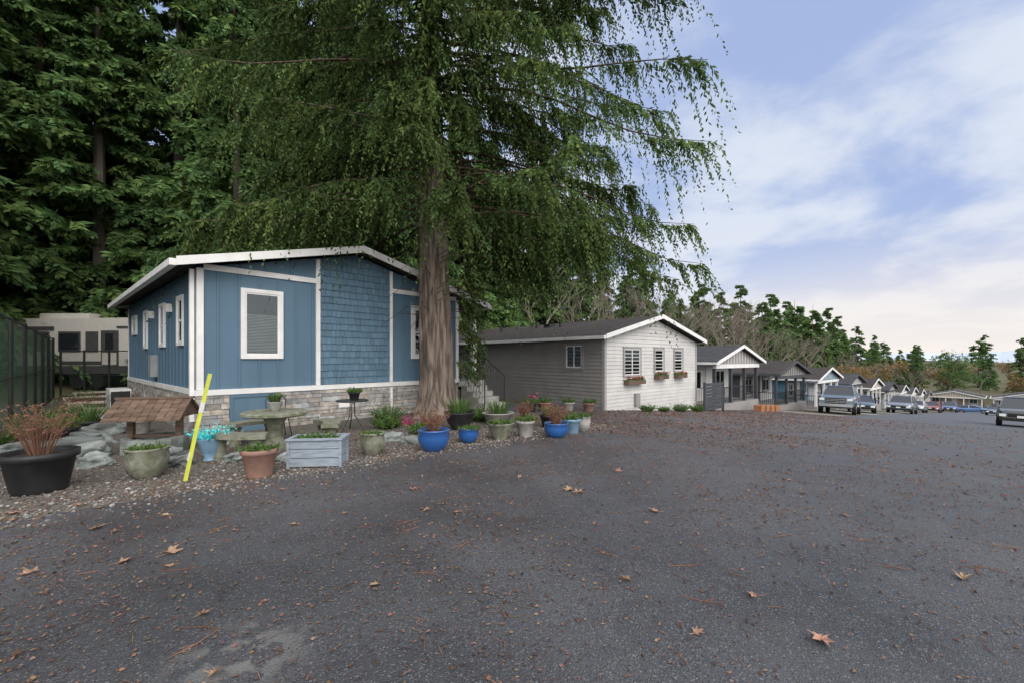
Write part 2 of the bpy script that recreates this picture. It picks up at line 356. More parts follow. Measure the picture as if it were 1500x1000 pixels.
# ------------------------------------------------------------ houses
class House:
    def __init__(s,name,x,y,z,ang,Wd,L): s.e=empty(name,(x,y,z),ang); s.W=Wd; s.L=L; s.p={}
    def g(s,part,mat): 
        if part not in s.p: s.p[part]=(MB(),mat)
        return s.p[part][0]
    def fb(s,part,mat,face,a0,a1,d0,d1,z0,z1,t=(1,1,1),off=0):
        g=s.g(part,mat)
        if face=='f': g.box(a0,a1,off-d1,off-d0,z0,z1,t)
        elif face=='l': g.box(-d1,-d0,a0,a1,z0,z1,t)
        elif face=='r': g.box(s.W+d0,s.W+d1,a0,a1,z0,z1,t)
        else: g.box(a0,a1,s.L+d0,s.L+d1,z0,z1,t)
    def window(s,face,a0,a1,z0,z1,trim=m_white,tw=.09,mull=None,blinds=0,off=0,bfrom=1.0):
        fb=s.fb
        T='window_trim'
        fb(T,trim,face,a0,a1,.0,.055,z1-tw,z1,off=off); fb(T,trim,face,a0,a1,.0,.055,z0,z0+tw,off=off)
        fb(T,trim,face,a0,a0+tw,.0,.055,z0+tw,z1-tw,off=off); fb(T,trim,face,a1-tw,a1,.0,.055,z0+tw,z1-tw,off=off)
        i0,i1,j0,j1=a0+tw,a1-tw,z0+tw,z1-tw; sw=.035
        S='window_sash'
        fb(S,m_white,face,i0,i1,.0,.04,j1-sw,j1,off=off); fb(S,m_white,face,i0,i1,.0,.04,j0,j0+sw,off=off)
        fb(S,m_white,face,i0,i0+sw,.0,.04,j0+sw,j1-sw,off=off); fb(S,m_white,face,i1-sw,i1,.0,.04,j0+sw,j1-sw,off=off)
        if mull=='h': fb(S,m_white,face,i0+sw,i1-sw,.0,.036,(j0+j1)/2-.02,(j0+j1)/2+.02,off=off)
        if mull=='v': fb(S,m_white,face,(i0+i1)/2-.02,(i0+i1)/2+.02,.0,.036,j0+sw,j1-sw,off=off)
        fb('window_interior',m_interior,face,i0+sw,i1-sw,.0,.004,j0+sw,j1-sw,off=off)
        if blinds:
            H_=(j1-j0-2*sw); zb=j0+sw+H_*bfrom; zt=max(zb-H_*blinds,j0+sw+.03)
            while zb>zt: fb('blinds',m_blind,face,i0+sw,i1-sw,.006,.014,zb-.022,zb-.004,(.9,.9,.9),off=off); zb-=.034
        fb('window_glass',m_glass,face,i0+sw,i1-sw,.020,.024,j0+sw,j1-sw,off=off)
    def roof(s,x0,xr,x1,zr,p,y0,y1,th=.1,mat=m_roof,fascia=m_white,fh=.15):
        zl=zr-(xr-x0)*p; zq=zr-(x1-xr)*p; g=s.g('roof',mat)
        g.prism([(x0,zl-th),(xr,zr-th),(xr,zr),(x0,zl)],y0,y1); g.prism([(xr,zr-th),(x1,zq-th),(x1,zq),(xr,zr)],y0,y1)
        f=s.g('fascia',fascia)
        for ya,yb in ((y0-.035,y0-.002),(y1+.002,y1+.035)):
            f.prism([(x0-.02,zl-fh),(xr,zr-fh),(xr,zr+.025),(x0-.02,zl+.025)],ya,yb); f.prism([(xr,zr-fh),(x1+.02,zq-fh),(x1+.02,zq+.025),(xr,zr+.025)],ya,yb)
        gt=s.g('gutter',fascia)
        gt.box(x0-.13,x0-.004,y0,y1,zl-.15,zl-.02); gt.box(x1+.004,x1+.13,y0,y1,zq-.15,zq-.02)
    def lap(s,part,mat,face,a0,a1,z0,z1,top=None,h=.15,off=0):
        g=s.g(part,mat); z=z0
        while z<z1-.01:
            zz=min(z+h,z1); b0,b1=a0,a1
            if top:
                b=top(zz) 
                if b is None: break
                b0,b1=b
            k=random.uniform(.95,1.04); t=(k,k,k)
            o0,o1=.026,.005
            if face=='f': A=[(b0,off-o0,z),(b1,off-o0,z),(b1,off-o1,zz),(b0,off-o1,zz)]; B=[(b0,off,z),(b1,off,z),(b1,off-o0,z),(b0,off-o0,z)]
            elif face=='l': A=[(-o0,b1,z),(-o0,b0,z),(-o1,b0,zz),(-o1,b1,zz)]; B=[(0,b1,z),(0,b0,z),(-o0,b0,z),(-o0,b1,z)]
            g.face(A,t); g.face(B,t); z=zz
    def finish(s):
        for k,(mb,mat) in s.p.items(): mb.obj(k,mat,s.e)
def stonewall(g,face,a0,a1,z0,z1):
    z=z0
    while z<z1-.02:
        h=min(random.choice([.07,.09,.12]),z1-z); a=a0+random.uniform(-.2,0)
        while a<a1:
            w=random.uniform(.15,.5); b=min(a+w,a1); aa=max(a,a0)
            if b-aa>.02:
                k=random.uniform(.7,1.3); q=random.uniform(-.06,.1); t=(k*(1+q),k,k*(1-q)); d=random.uniform(.03,.065)
                if face=='f': g.box(aa+.004,b-.004,-d,0,z+.004,z+h-.004,t)
                else: g.box(-d,0,aa+.004,b-.004,z+.004,z+h-.004,t)
            a+=w
        z+=h
# ---- blue house
ang=math.atan2(.735,.678)
H=House('blue_manufactured_home',-6.54,9.1,0,ang,7.0,10.2)
pz=lambda x:4.46-.24*abs(x-3.5)
H.g('walls',m_blue).prism([(0,.0),(7,.0),(7,pz(7)-.12),(3.5,pz(3.5)-.12),(0,pz(0)-.12)],0,10.2)
H.roof(-.42,3.5,8.05,4.5,.24,-.42,10.6)
bat='battens'
def battens(x0,x1,step=.4):
    x=x0
    while x<x1:
        yield x; x+=step
for xx in battens(.35,2.4):
    if not(.76<xx<1.68): H.fb(bat,m_blue,'f',xx-.02,xx+.02,0,.02,.95,3.45)
    else: H.fb(bat,m_blue,'f',xx-.02,xx+.02,0,.02,.95,1.58); H.fb(bat,m_blue,'f',xx-.02,xx+.02,0,.02,3.18,3.45)
for xx in battens(4.95,6.95):
    if not(5.2<xx<6.15): H.fb(bat,m_blue,'f',xx-.02,xx+.02,0,.02,.95,3.45)
    else: H.fb(bat,m_blue,'f',xx-.02,xx+.02,0,.02,.95,1.58)
for xx in [.8,1.3,1.85,4.9,5.4]: H.fb(bat,m_blue,'f',xx-.02,xx+.02,0,.02,3.59,pz(xx)-.13)
yy=.4
while yy<10.1:
    H.fb(bat,m_blue,'l',yy-.02,yy+.02,0,.02,.95,3.45); yy+=.4
g=H.g('shingle_siding',m_blue2); z=.96
row=0
while z<4.3:
    h=.17; xx=2.54-(.07 if row%2 else 0)-random.random()*.05
    while xx<4.5:
        w=random.uniform(.10,.2); a=max(xx,2.54); b=min(xx+w,4.5)
        zt=min(z+h,pz(b)-.14,pz(a)-.14)
        if b-a>.03 and zt>z: 
            k=random.uniform(.86,1.12); dz=random.uniform(-.008,.008)
            g.raw([(a+.003,-.034,z+dz),(b-.003,-.034,z+dz),(b-.003,-.008,zt+.01),(a+.003,-.008,zt+.01),(a+.003,0,z+dz),(b-.003,0,z+dz),(b-.003,0,zt+.01),(a+.003,0,zt+.01)],[(0,1,2,3),(4,5,1,0),(0,3,7,4),(1,5,6,2)],(k,k,k))
        xx+=w
    z+=h; row+=1
t='corner_trim'
H.fb(t,m_white,'f',-.03,.09,0,.045,.95,pz(0)-.14); H.fb(t,m_white,'l',0,.09,.0,.03,.95,pz(0)-.14)
H.fb(t,m_white,'f',2.43,2.53,0,.045,.95,pz(2.43)-.14); H.fb(t,m_white,'f',4.51,4.59,0,.045,.95,pz(4.59)-.14); H.fb(t,m_white,'f',6.93,7.03,0,.045,.95,pz(7)-.14)
H.fb(t,m_white,'f',.09,2.43,0,.04,3.46,3.58); H.fb(t,m_white,'f',4.59,6.93,0,.04,3.46,3.58)
H.fb(t,m_white,'f',-.06,7.05,0,.075,.83,.945); H.fb(t,m_white,'l',0,10.2,.0,.06,.83,.945); H.fb(t,m_white,'l',10.08,10.2,.0,.03,.95,3.4)
H.window('f',.775,1.655,1.6,3.16,tw=.085,mull=None,blinds=.66,bfrom=.66)
H.window('f',5.23,6.1,1.6,3.16,tw=.1,mull='h',blinds=.5)
for a in (1.2,3.4,6.0): H.window('l',a,a+.65,1.9,3.05,tw=.08,mull='h')
H.window('l',8.2,9.1,2.4,3.05,tw=.08)
stonewall(H.g('stone_skirt',m_stone),'f',-.05,.56,0,.82); stonewall(H.g('stone_skirt',m_stone),'f',1.46,7.0,0,.82); stonewall(H.g('stone_skirt',m_stone),'l',0,10.2,0,.82)
H.fb('access_panel',m_blue2,'f',.6,1.42,0,.05,.04,.8); 
for a,b,c,d in ((.56,.62,.0,.82),(1.40,1.46,.0,.82),(.62,1.40,.0,.07),(.62,1.40,.75,.82)): H.fb('access_frame',m_blue,'f',a,b,0,.07,c,d)
H.fb('vent',m_white,'f',3.0,3.35,.0,.075,.35,.5); H.fb('vent',m_white,'f',4.5,4.56,.0,.09,.0,.8)
H.fb('meter',m_green,'l',4.5,4.85,.0,.16,1.1,1.7); H.fb('wall_light',m_white,'l',2.6,2.72,.0,.12,2.75,2.95);H.fb('wall_light',m_white,'l',5.1,5.22,.0,.12,2.75,2.95)
g=H.g('downspout',m_white); g.box(-.14,-.06,.02,.1,.3,3.45)
g=H.g('porch_posts',m_white)
for yy in (.1,2.4): g.box(7.72,7.88,yy-.08,yy+.08,.9,3.35)
H.g('porch_deck',m_conc).box(7.0,8.2,-.1,3.0,.72,.88)
st=H.g('porch_steps',m_conc)
for i in range(4): st.box(7.1,8.0,-.1-.28*(i+1),-.1-.28*i,0,.72-.17*i)
rl=H.g('railing',m_black)
for xx in (7.1,7.98):
    rl.tube([(xx,-.05,1.8),(xx,-1.2,1.05)],.02,6); rl.tube([(xx,-1.2,1.05),(xx,-1.2,.1)],.02,6); rl.tube([(xx,-.05,1.8),(xx,-.05,.88)],.02,6)
    for i in range(1,9): rl.tube([(xx,-.05-i*.13,1.8-i*.085),(xx,-.05-i*.13,.95-i*.085)],.008,4)
rl.tube([(8.15,-.05,1.8),(8.15,3,1.8)],.02,6)
for i in range(24): rl.tube([(8.15,-.05+i*.13,1.8),(8.15,-.05+i*.13,.9)],.008,4)
H.g('porch_door',m_white).box(7.002,7.03,1.2,2.1,.9,2.95)
H.g('ground_skirting',m_mortar).box(.02,8.0,.02,10,-.4,.6)
H.finish()
e=empty('heat_pump',(-10.0,11.1,.1),ang); mb=MB(); mb.box(-.2,.2,-.45,.45,0,.75); mb.obj('cabinet',m_acwhite,e)
mb=MB(); mb.box(-.25,.25,-.5,.5,-.1,0); mb.obj('pad',m_conc,e)
mb=MB()
for r in np.linspace(.05,.3,7): mb.tube([(-.0+math.cos(a)*r,-.462,.4+math.sin(a)*r) for a in np.linspace(0,6.283,21)],.006,4)
mb.box(-.18,.18,-.456,-.451,.1,.7); mb.obj('fan_grille',m_black,e)
# ---- grey house
a2=math.atan2(.659,.752)
G=House('grey_manufactured_home',3.59,17.0,0,a2,7.5,17)
gp=lambda x:3.44-.245*abs(x-3.75)
G.g('walls',m_cream).prism([(0,-1.6),(7.5,-1.6),(7.5,gp(7.5)-.12),(3.75,gp(3.75)-.12),(0,gp(0)-.12)],0,17)
def topf(z):
    if z<=gp(0)-.12: return (.02,7.48)
    d=(3.44-.12-z)/.245
    return (3.75-d,3.75+d) if d>.1 else None
G.lap('front_siding',m_cream,'f',.02,7.48,-1.2,3.3,topf)
G.lap('side_siding',m_greyside,'l',0,17,-1.2,2.42)
G.roof(-.35,3.75,7.85,3.5,.245,-.35,17.3)
t='corner_trim'
G.fb(t,m_greyside,'l',-.03,.1,0,.035,-1.2,2.4,(1.25,1.25,1.25)); G.fb(t,m_cream,'f',-.03,.1,.0,.04,-1.2,2.4,(1.2,1.2,1.2)); G.fb(t,m_cream,'f',7.4,7.53,.0,.04,-1.2,2.4,(1.2,1.2,1.2))
G.window('f',1.21,2.53,.84,2.1,trim=m_greyside,mull='v',blinds=.4); G.window('f',3.53,4.41,.95,2.12,trim=m_greyside,mull='h',blinds=.5); G.window('f',5.25,6.15,.95,2.12,trim=m_greyside,mull='h',blinds=.6)
for a,b in ((1.02,2.02),(7.37,8.4),(12,13)): G.window('l',a,b,1.15,2.22,trim=m_dark,mull='v')
fl=G.g('flower_boxes',m_wood)
for a,b,z in ((1.25,2.5,.55),(3.55,4.4,.7),(5.3,6.1,.7)): fl.box(a,b,-.28,-.03,z,z+.18)
G.g('utility_meter',m_greyside).box(2.0,2.3,-.14,0,-.35,.15)
vp=G.g('roof_vents',m_black)
for x,y in ((2.4,4.5),(2.7,6.5),(2.3,9)): vp.tube([(x,y,gp(x)-.1),(x,y,gp(x)+.4)],.06,8); 
G.g('roof_cap',m_black).box(2.55,2.85,5.4,5.8,gp(2.5)-.1,gp(2.7)+.22)
G.finish()
r=np.random.default_rng(3)
fp=[];
for a,b,z in ((1.25,2.5,.73),(3.55,4.4,.88),(5.3,6.1,.88)):
    for i in range(60): fp.append((r.uniform(a,b),r.uniform(-.3,-.03),z))
fp=np.array(fp); D=nrm(r.normal(size=fp.shape)*.5+np.array([0,-.2,.8])); Q,T=leaves(fp,D,r.uniform(.08,.22,len(fp)),r.uniform(.2,1,len(fp)),6,.07,.04,r)
link('window_box_foliage',quads_mesh('wbf',Q,T,m_plant),G.e)
fp2=fp[::3]+np.array([0,-.03,.1]); D=nrm(r.normal(size=fp2.shape)); Q,T=leaves(fp2,D,r.uniform(.03,.08,len(fp2)),r.uniform(.2,.5,len(fp2)),5,.06,.05,r)
link('window_box_flowers',quads_mesh('wbfl',Q,T,m_red),G.e)

# ---- further homes of the row
def rowhouse(name,u,v,Wd,L,side,front,roofm,trim,porch=2.4,eh=2.75,ph=.8,gable=None,rail=True,rz=0,pmat=m_white):
    x,y=W(u,v); z=gzuv(u+Wd*.2,v); h=House(name,x,y,z,a2+rz,Wd,L)
    zr=eh+ph; p=ph/(Wd/2); f=lambda q:zr-p*abs(q-Wd/2)
    h.g('walls',side).prism([(0,-1.2),(Wd,-1.2),(Wd,f(Wd)-.1),(Wd/2,zr-.1),(0,f(0)-.1)],porch,L)
    h.roof(-.35,Wd/2,Wd+.35,zr+.04,p,-.3,L+.3,mat=roofm,fascia=trim)
    h.g('gable',gable or front).prism([(0,f(0)-.3),(Wd,f(Wd)-.3),(Wd,f(Wd)-.1),(Wd/2,zr-.1),(0,f(0)-.1)],0,.1)
    gb=h.g('gable_battens',trim); q=.4
    while q<Wd: gb.box(q-.025,q+.025,-.02,0,f(0)-.15,f(q)-.12); q+=.4
    h.g('gable_beam',trim).box(0,Wd,-.05,.12,eh-.42,eh-.2)
    fr=h.g('front_wall',front); fr.box(.05,Wd-.05,porch-.04,porch-.003,.35,eh-.15)
    h.window('f',.7,2.1,1.0,2.2,trim=trim,mull='v',off=porch-.04); h.window('f',Wd-2.2,Wd-.8,1.0,2.2,trim=trim,mull='v',off=porch-.04)
    h.g('door',trim).box(Wd/2-.45,Wd/2+.45,porch-.09,porch-.045,.37,2.35)
    h.g('deck',m_greyside).box(0,Wd,0,porch-.05,-1.0,.35)
    ps=h.g('porch_posts',pmat)
    for q in (.12,Wd*.36,Wd*.68,Wd-.12): ps.box(q-.08,q+.08,.03,.19,.35,eh-.42)
    if rail:
        r=h.g('railing',m_black)
        r.box(.2,Wd-.2,.09,.13,1.22,1.27); r.box(.2,Wd-.2,.09,.13,.45,.49); q=.25
        while q<Wd-.2: r.box(q-.01,q+.01,.1,.12,.49,1.22); q+=.13
        r.box(.09,.13,.2,porch-.1,1.22,1.27); q=.3
        while q<porch: r.box(.1,.12,q-.01,q+.01,.45,1.22); q+=.13
    for a in (porch+1.2,porch+4.5): h.window('l',a,a+1,1.1,2.2,trim=trim,mull='v')
    h.finish(); return h
m_bl2=M('slate_blue_siding',(.10,.16,.21),rough=.6); m_char=M('charcoal_siding',(.07,.075,.085),rough=.6); m_tan=M('tan_siding',(.42,.37,.3),rough=.6); m_teal=M('teal_siding',(.09,.2,.28),rough=.6); m_wh=M('white_siding',(.65,.65,.64),rough=.6)
rowhouse('porch_home',23.8,-10.5,6.1,14,m_cream,m_cream,m_roofg,m_white,gable=m_greyside,eh=2.75,ph=.85,pmat=m_dark,porch=1.8)
rowhouse('charcoal_porch_home',33.2,-10.5,6.4,14,m_char,m_cream,m_roof,m_dark,gable=m_greyside,eh=2.6,ph=.8,pmat=m_dark)
cols=[(m_teal,m_teal,m_white),(m_wh,m_wh,m_dark),(m_char,m_tan,m_white),(m_greyside,m_cream,m_dark),(m_bl2,m_bl2,m_white),(m_tan,m_tan,m_white),(m_char,m_wh,m_white),(m_wh,m_wh,m_greyside)]
uu=43.0
for i,(a,b,c) in enumerate(cols):
    rowhouse('row_home',uu,-10.6,6.8,13,a,b,m_roofg if i%2 else m_roof,c,eh=2.7,ph=.85,rail=i<3); uu+=10.2
for i,(vv,a) in enumerate(((-24,m_cream),(-13,m_tan),(-2.5,m_wh),(9,m_bl2))):
    rowhouse('end_street_home',140,vv,9,8,a,a,m_roofg,m_white,eh=2.7,ph=1.1,rail=False,rz=-math.pi/2)
for i in range(6):
    rowhouse('rear_street_home',104+i*9.5,-34-i*1.0,8,9,[m_wh,m_tan,m_cream][i%3],m_wh,m_roofg,m_white,rail=False)

e=empty('slatted_gate',(*W(22.2,-9.9),gzuv(22.4,-9.9)),a2); mb=MB()
mb.box(-.9,-.8,0,.1,0,1.5); mb.box(1.2,1.3,0,.1,-.1,1.5)
for i in range(8): mb.box(-.8,1.2,.02,.07,.1+i*.17,.25+i*.17)
mb.obj('slats',m_dark,e)
for i in range(4):
    u_,v_=27.5+i*.8,-9.6; e=empty('cedar_planter_box',(*W(u_,v_),gzuv(u_,v_)),a2); mb=MB()
    for j in range(3): mb.box(-.28,.28,-.2,.2,.02+j*.12,.13+j*.12)
    for a in (-.29,.25):
        for b in (-.21,.17): mb.box(a,a+.04,b,b+.04,0,.4)
    mb.obj('box',m_orange,e)

# ------------------------------------------------------------ vegetation
def place_tree(name,parts,loc,rz=0,s=1):
    e=empty(name,loc,rz); e.scale=(s,s,s)
    for nm,me in parts: link(nm,me,e)
    return e
def hero():
    r=np.random.default_rng(11); nb=178
    tz=np.concatenate([r.uniform(5.3,13.0,140),r.uniform(13.0,22,38)])
    az=r.random(nb)*6.2832
    az[:40]=r.normal(0.05,.5,40); az[40:62]=r.normal(math.pi,.55,22); az[62:84]=r.normal(-math.pi/2,.6,22)
    tz[84:94]=r.uniform(4.7,6.0,10); az[84:94]=r.normal(.25,.5,10)
    ca=np.cos(az); sa=np.sin(az)
    Lb=np.where(ca>0,4.6+2.7*ca,4.6+2.0*(-ca)); Lb=np.where(sa<-.5,Lb*.8,Lb)
    fr=np.clip((22.5-tz)/10,0,1)**.8; L=Lb*fr*r.uniform(.5,1.03,nb)
    L[62:84]=r.uniform(1.4,3.8,22); tz[62:84]=r.uniform(6.3,12.5,22); L[84:94]=r.uniform(4.0,6.4,10)
    up=r.uniform(-.02,.26,nb); dr=r.uniform(.34,.62,nb); up[84:94]=r.uniform(.08,.22,10); dr[84:94]=r.uniform(.3,.45,10)
    hd=np.stack([ca,sa,0*ca],1); base=np.stack([-.025*tz,0*tz,tz],1)
    nk=60; t=np.sqrt(r.uniform(.05,1,(nb,nk)))
    sd0=np.stack([-sa,ca,0*ca],1); wn=r.normal(0,.16,nb); ph=r.uniform(0,6,nb); am=r.uniform(.01,.035,nb)
    def off(i,q): return sd0[i]*(wn[i]*L[i]*q*q)+Z*(am[i]*L[i]*math.sin(q*9+ph[i])*q)
    def curve(i,q): return base[i]+hd[i]*L[i]*q+off(i,q)+Z*L[i]*(up[i]*q-dr[i]*q*q+.16*q**4)
    pos=base[:,None]+hd[:,None]*(L[:,None]*t)[...,None]+sd0[:,None]*((wn*L)[:,None]*t*t)[...,None]+Z*((am*L)[:,None]*np.sin(t*9+ph[:,None])*t)[...,None]+Z*(L[:,None]*(up[:,None]*t-dr[:,None]*t*t+.16*t**4))[...,None]
    tan=nrm(hd[:,None]+Z*(up[:,None]-2*dr[:,None]*t+.6*t**3)[...,None])
    sd=sd0[:,None]*r.choice([-1.0,1.0],(nb,nk))[...,None]
    an=r.uniform(.1,1.35,(nb,nk))[...,None]
    D=nrm(tan*np.cos(an)+sd*np.sin(an)-Z*r.uniform(0,.8,(nb,nk))[...,None]).reshape(-1,3)
    lg=r.random((nb,nk))<.26
    bl=(r.uniform(.35,.85,(nb,nk))*(1.25-.35*t)*np.where(lg,1.6,1)).ravel()
    dq=np.where(lg,r.uniform(.9,1.6,(nb,nk)),r.uniform(.35,1.3,(nb,nk))).ravel()
    Q,T=leaves(pos.reshape(-1,3),D,bl,dq,27,.15,.048,r,hang=.4,spread=.75,var=.42)
    T=T*np.repeat(r.uniform(.6,1.35,nb),nk*27)[:,None]
    me=quads_mesh('hero_foliage',Q,T,m_leaf)
    mb=MB()
    for i in range(nb):
        qs=np.linspace(0,1,9); mb.tube([tuple(curve(i,q)) for q in qs],list(np.linspace(.045,.004,9)*(.5+L[i]/9)),5,cap=False,t=(.6,.55,.5))
    for i in range(90):
        z=r.uniform(2.6,8); a=r.random()*6.28; l=r.uniform(.3,1.4); mb.tube([(-.1+.35*math.cos(a),.35*math.sin(a),z),(math.cos(a)*(.35+l*.6),math.sin(a)*(.35+l*.6),z+.05),(math.cos(a)*(.35+l),math.sin(a)*(.35+l),z-.25*l)],[.015,.01,.004],3,cap=False,t=(.6,.55,.5))
    bo=mb
    tr=MB(); nseg=56
    def trunk(cx,cy,r0,H,lean,flare,mb):
        vs=[];fs=[]; zs=list(np.linspace(-.3,3,26))+list(np.linspace(3.2,H,50))
        for j,z in enumerate(zs):
            rr=r0*(1-z/H*.85)*(1+flare*math.exp(-max(z,0)/.35))
            for k in range(nseg):
                a=2*math.pi*k/nseg; w=1+.05*math.sin(a*7+math.sin(z*.8))+.05*mn.noise(Vector((math.cos(a)*2.5,math.sin(a)*2.5,z*.35)))+.09*mn.noise(Vector((math.cos(a)*9,math.sin(a)*9,z*.9)))+.05*mn.noise(Vector((math.cos(a)*22,math.sin(a)*22,z*1.7)))+.14*flare*math.exp(-max(z,0)/.4)*math.sin(a*5+1)
                vs.append((cx+lean*z+rr*w*math.cos(a),cy+rr*w*math.sin(a),z))
        for j in range(len(zs)-1):
            for k in range(nseg): fs.append((j*nseg+k,j*nseg+(k+1)%nseg,(j+1)*nseg+(k+1)%nseg,(j+1)*nseg+k))
        mb.raw(vs,fs)
    trunk(0,0,.49,22.5,-.025,.5,tr)
    e=empty('cedar_tree',(-2.1,12.3,gz(-2.1,12.3))); 
    link('foliage',me,e); bo.obj('branches',m_bark,e,smooth=True); tr.obj('trunk',m_bark,e,smooth=True)
    r=np.random.default_rng(5); n=280; z=r.uniform(1.2,6.4,n); a=r.uniform(-.9,1.2,n); P=np.stack([.25+np.cos(a)*.35+r.uniform(0,.45,n),np.sin(a)*.35+.35,z],1)
    D=nrm(np.stack([np.cos(a),np.sin(a),r.uniform(-.2,.4,n)],1)); Q,T=leaves(P,D,r.uniform(.2,.6,n),r.uniform(.5,1.6,n),18,.12,.045,r,hang=.5)
    link('trunk_shoots',quads_mesh('trunk_shoots',Q,T*.7,m_leaf),e)
hero()
variants=[]
for k,(Hh,Rr,dp,ldd,hg) in enumerate([(28,5.4,.38,.8,.35),(30,5.0,.3,.6,.3),(25,5.8,.45,1.0,.45),(18,3.8,.3,.6,.3),(16,3.4,.3,.6,.3)]):
    nb_,nk_,nl_,LL_,LW_=[(200,19,13,.52,.19),(200,19,13,.52,.19),(200,19,13,.52,.19),(125,14,11,.42,.16),(80,10,8,.6,.25)][k]
    me=conifer('conifer_%d'%k,Hh,Rr,nb_,nk_,nl_,LL_,LW_,z0=.3,droop=dp,seed=20+k,ld=ldd,hang=hg,power=.6)
    variants.append((me,Hh))
F=empty('forest')
def inst(v,u,vv,hgt,P=F,nm='conifer'):
    x,y=W(u,vv); me,Hh=variants[v]; s=hgt/Hh; 
    rot=(random.gauss(0,.02),random.gauss(0,.02),random.random()*6.28); loc=(x,y,gzuv(u,vv)-.2); sw=s*random.uniform(.9,1.2)
    link(nm,me,P,loc,rot,(sw,sw,s))
for vv,step in ((-26,5.2),(-31,6),(-37,4.8),(-43.5,5.5),(-51,6)):
    u=(-17 if vv>-45 else -21)+random.random()*2
    while u<21:
        if (vv>-35 and u<4) : u+=3; continue
        inst(random.choice([0,1,2]),u,vv+random.uniform(-1.3,1.3),random.uniform(19,25) if vv>-33 else random.uniform(26,35)); u+=step*random.uniform(.78,1.15)
for vv in (-14,-20,-26,-31): inst(random.choice([0,2]),-10.2+random.uniform(-1,1),vv,random.uniform(17,25))
for vv in (-30,-36.5):
    u=20
    while u<160:
        h=max(16.5,26-(u-18)*.42) if u<46 else random.uniform(14.5,19)+max(0,(u-70)*.06)
        if vv<-33: h*=1.08
        inst(random.choice([0,1,2,3,3]) if u<60 else random.choice([3,3,4]),u,vv+random.uniform(-2,2),h*random.uniform(.7,1.12)); u+=random.uniform(3.2,6.0)
def bare(seed,H=12,gold=False):
    rr=random.Random(seed); mb=MB(); tips=[]
    def br(p,d,L,r,dep):
        q=p+d*L*.5+Vector((rr.gauss(0,.04),rr.gauss(0,.04),0))*L; e_=q+(d+Vector((rr.gauss(0,.12),rr.gauss(0,.12),rr.gauss(.04,.05)))).normalized()*L*.5
        mb.tube([p,q,e_],[r,r*.85,r*.65],5 if dep<2 else 3,cap=False)
        if dep>=5: tips.append(e_); return
        if dep>=3: tips.append(e_)
        for i in range(rr.choice([2,3,3]) if dep<4 else 3):
            nd=(d+Vector((rr.gauss(0,.45),rr.gauss(0,.45),rr.uniform(-.05,.35)))).normalized(); br(e_ if i<2 else q,nd,L*rr.uniform(.6,.85),max(r*.6,.013),dep+1)
    br(Vector((0,0,-.3)),Vector((rr.gauss(0,.04),rr.gauss(0,.04),1)).normalized(),H*.28,H*.012,0)
    o=mb.obj('bare_branches',m_bark2); tm=o.data; bpy.data.objects.remove(o)
    parts=[('branches',tm)]
    if gold:
        r=np.random.default_rng(seed); P=np.repeat(np.array([tuple(t) for t in tips]),2,0); P=P+r.normal(size=P.shape)*H*.025
        D=nrm(r.normal(size=P.shape)); Q,T=leaves(P,D,r.uniform(.4,1.0,len(P)),r.uniform(.2,.8,len(P)),4,.34,.2,r,var=.35)
        parts.append(('foliage',quads_mesh('gold_foliage',Q,T,gold)))
    return parts
bt=[bare(s,13) for s in (1,2,3,4)]
bi=0
for u,vv,s in ((38,-25,1.1),(44,-24,1.0),(55,-24,1.15),(62,-26,1.3),(66,-24,1.2),(71,-25,1.25),(49,-25,1.1),(78,-25,1.2),(90,-26,1.25),(30,-24,1.0),(58,-27,1.35),(75,-28,1.35),(84,-25,1.3),(97,-25,1.3),(105,-27,1.3),(112,-25,1.2),(52,-28,1.25),(68,-29,1.4),(34,-26,1.15),(26,-26,1.2),(120,-26,1.1),(130,-28,1.2),(60,-24,1.25),(64,-27,1.4),(41,-27,1.25),(47,-27,1.3)):
    x,y=W(u,vv); place_tree('bare_tree',bt[bi%4],(x,y,gzuv(u,vv)),random.random()*6,s); bi+=1
gt=[bare(11,11,m_leafg),bare(12,12,m_leafg)]; gg=[bare(13,10,m_leaf2)]
A=empty('autumn_trees')
def putA(parts,u,v,s):
    x,y=W(u,v); loc=(x,y,gzuv(u,v)); rz=random.random()*6
    for nm,me in parts: link(nm,me,A,loc,(0,0,rz),(s,s,s))
for i in range(50):
    u=random.uniform(112,240); v=random.uniform(-75,45); 
    if u<150 and v>-40: continue
    putA(random.choice(gt+gg+bt[:2]),u,v,random.uniform(.9,1.4))
for i in range(20):
    putA(random.choice(gt+bt),random.uniform(106,146),random.uniform(-31,-21),random.uniform(.75,1.15))
for i in range(11):
    putA(random.choice(gt+bt[:2]+gg),random.uniform(150,165),random.uniform(-18,22),random.uniform(.8,1.2))
Dt=empty('distant_trees')
for i in range(90):
    u=random.uniform(152,300); v=random.uniform(-130,80)
    inst(random.choice([3,4,4]),u,v,random.uniform(12,19)*(1+.2*(u>230)),Dt,'distant')
r=np.random.default_rng(9)
Ps=[]
for i in range(700):
    u=r.uniform(-14,60); v=r.uniform(-34,-24) if u>4 else r.uniform(-39,-35)
    if u<-5 : v=r.uniform(-36,-10)
    x,y=W(u,v); hgt=r.uniform(.3,2.2)
    for j in range(4): Ps.append((x+r.normal()*.5,y+r.normal()*.5,gzuv(u,v)+r.uniform(0,hgt)))
Ps=np.array(Ps); D=nrm(r.normal(size=Ps.shape)+np.array([0,0,.4])); Q,T=leaves(Ps,D,r.uniform(.4,1.0,len(Ps)),r.uniform(.3,1,len(Ps)),13,.2,.09,r)
link('undergrowth',quads_mesh('undergrowth',Q,T*.8,m_leaf2))
mb=MB(); pts=[]
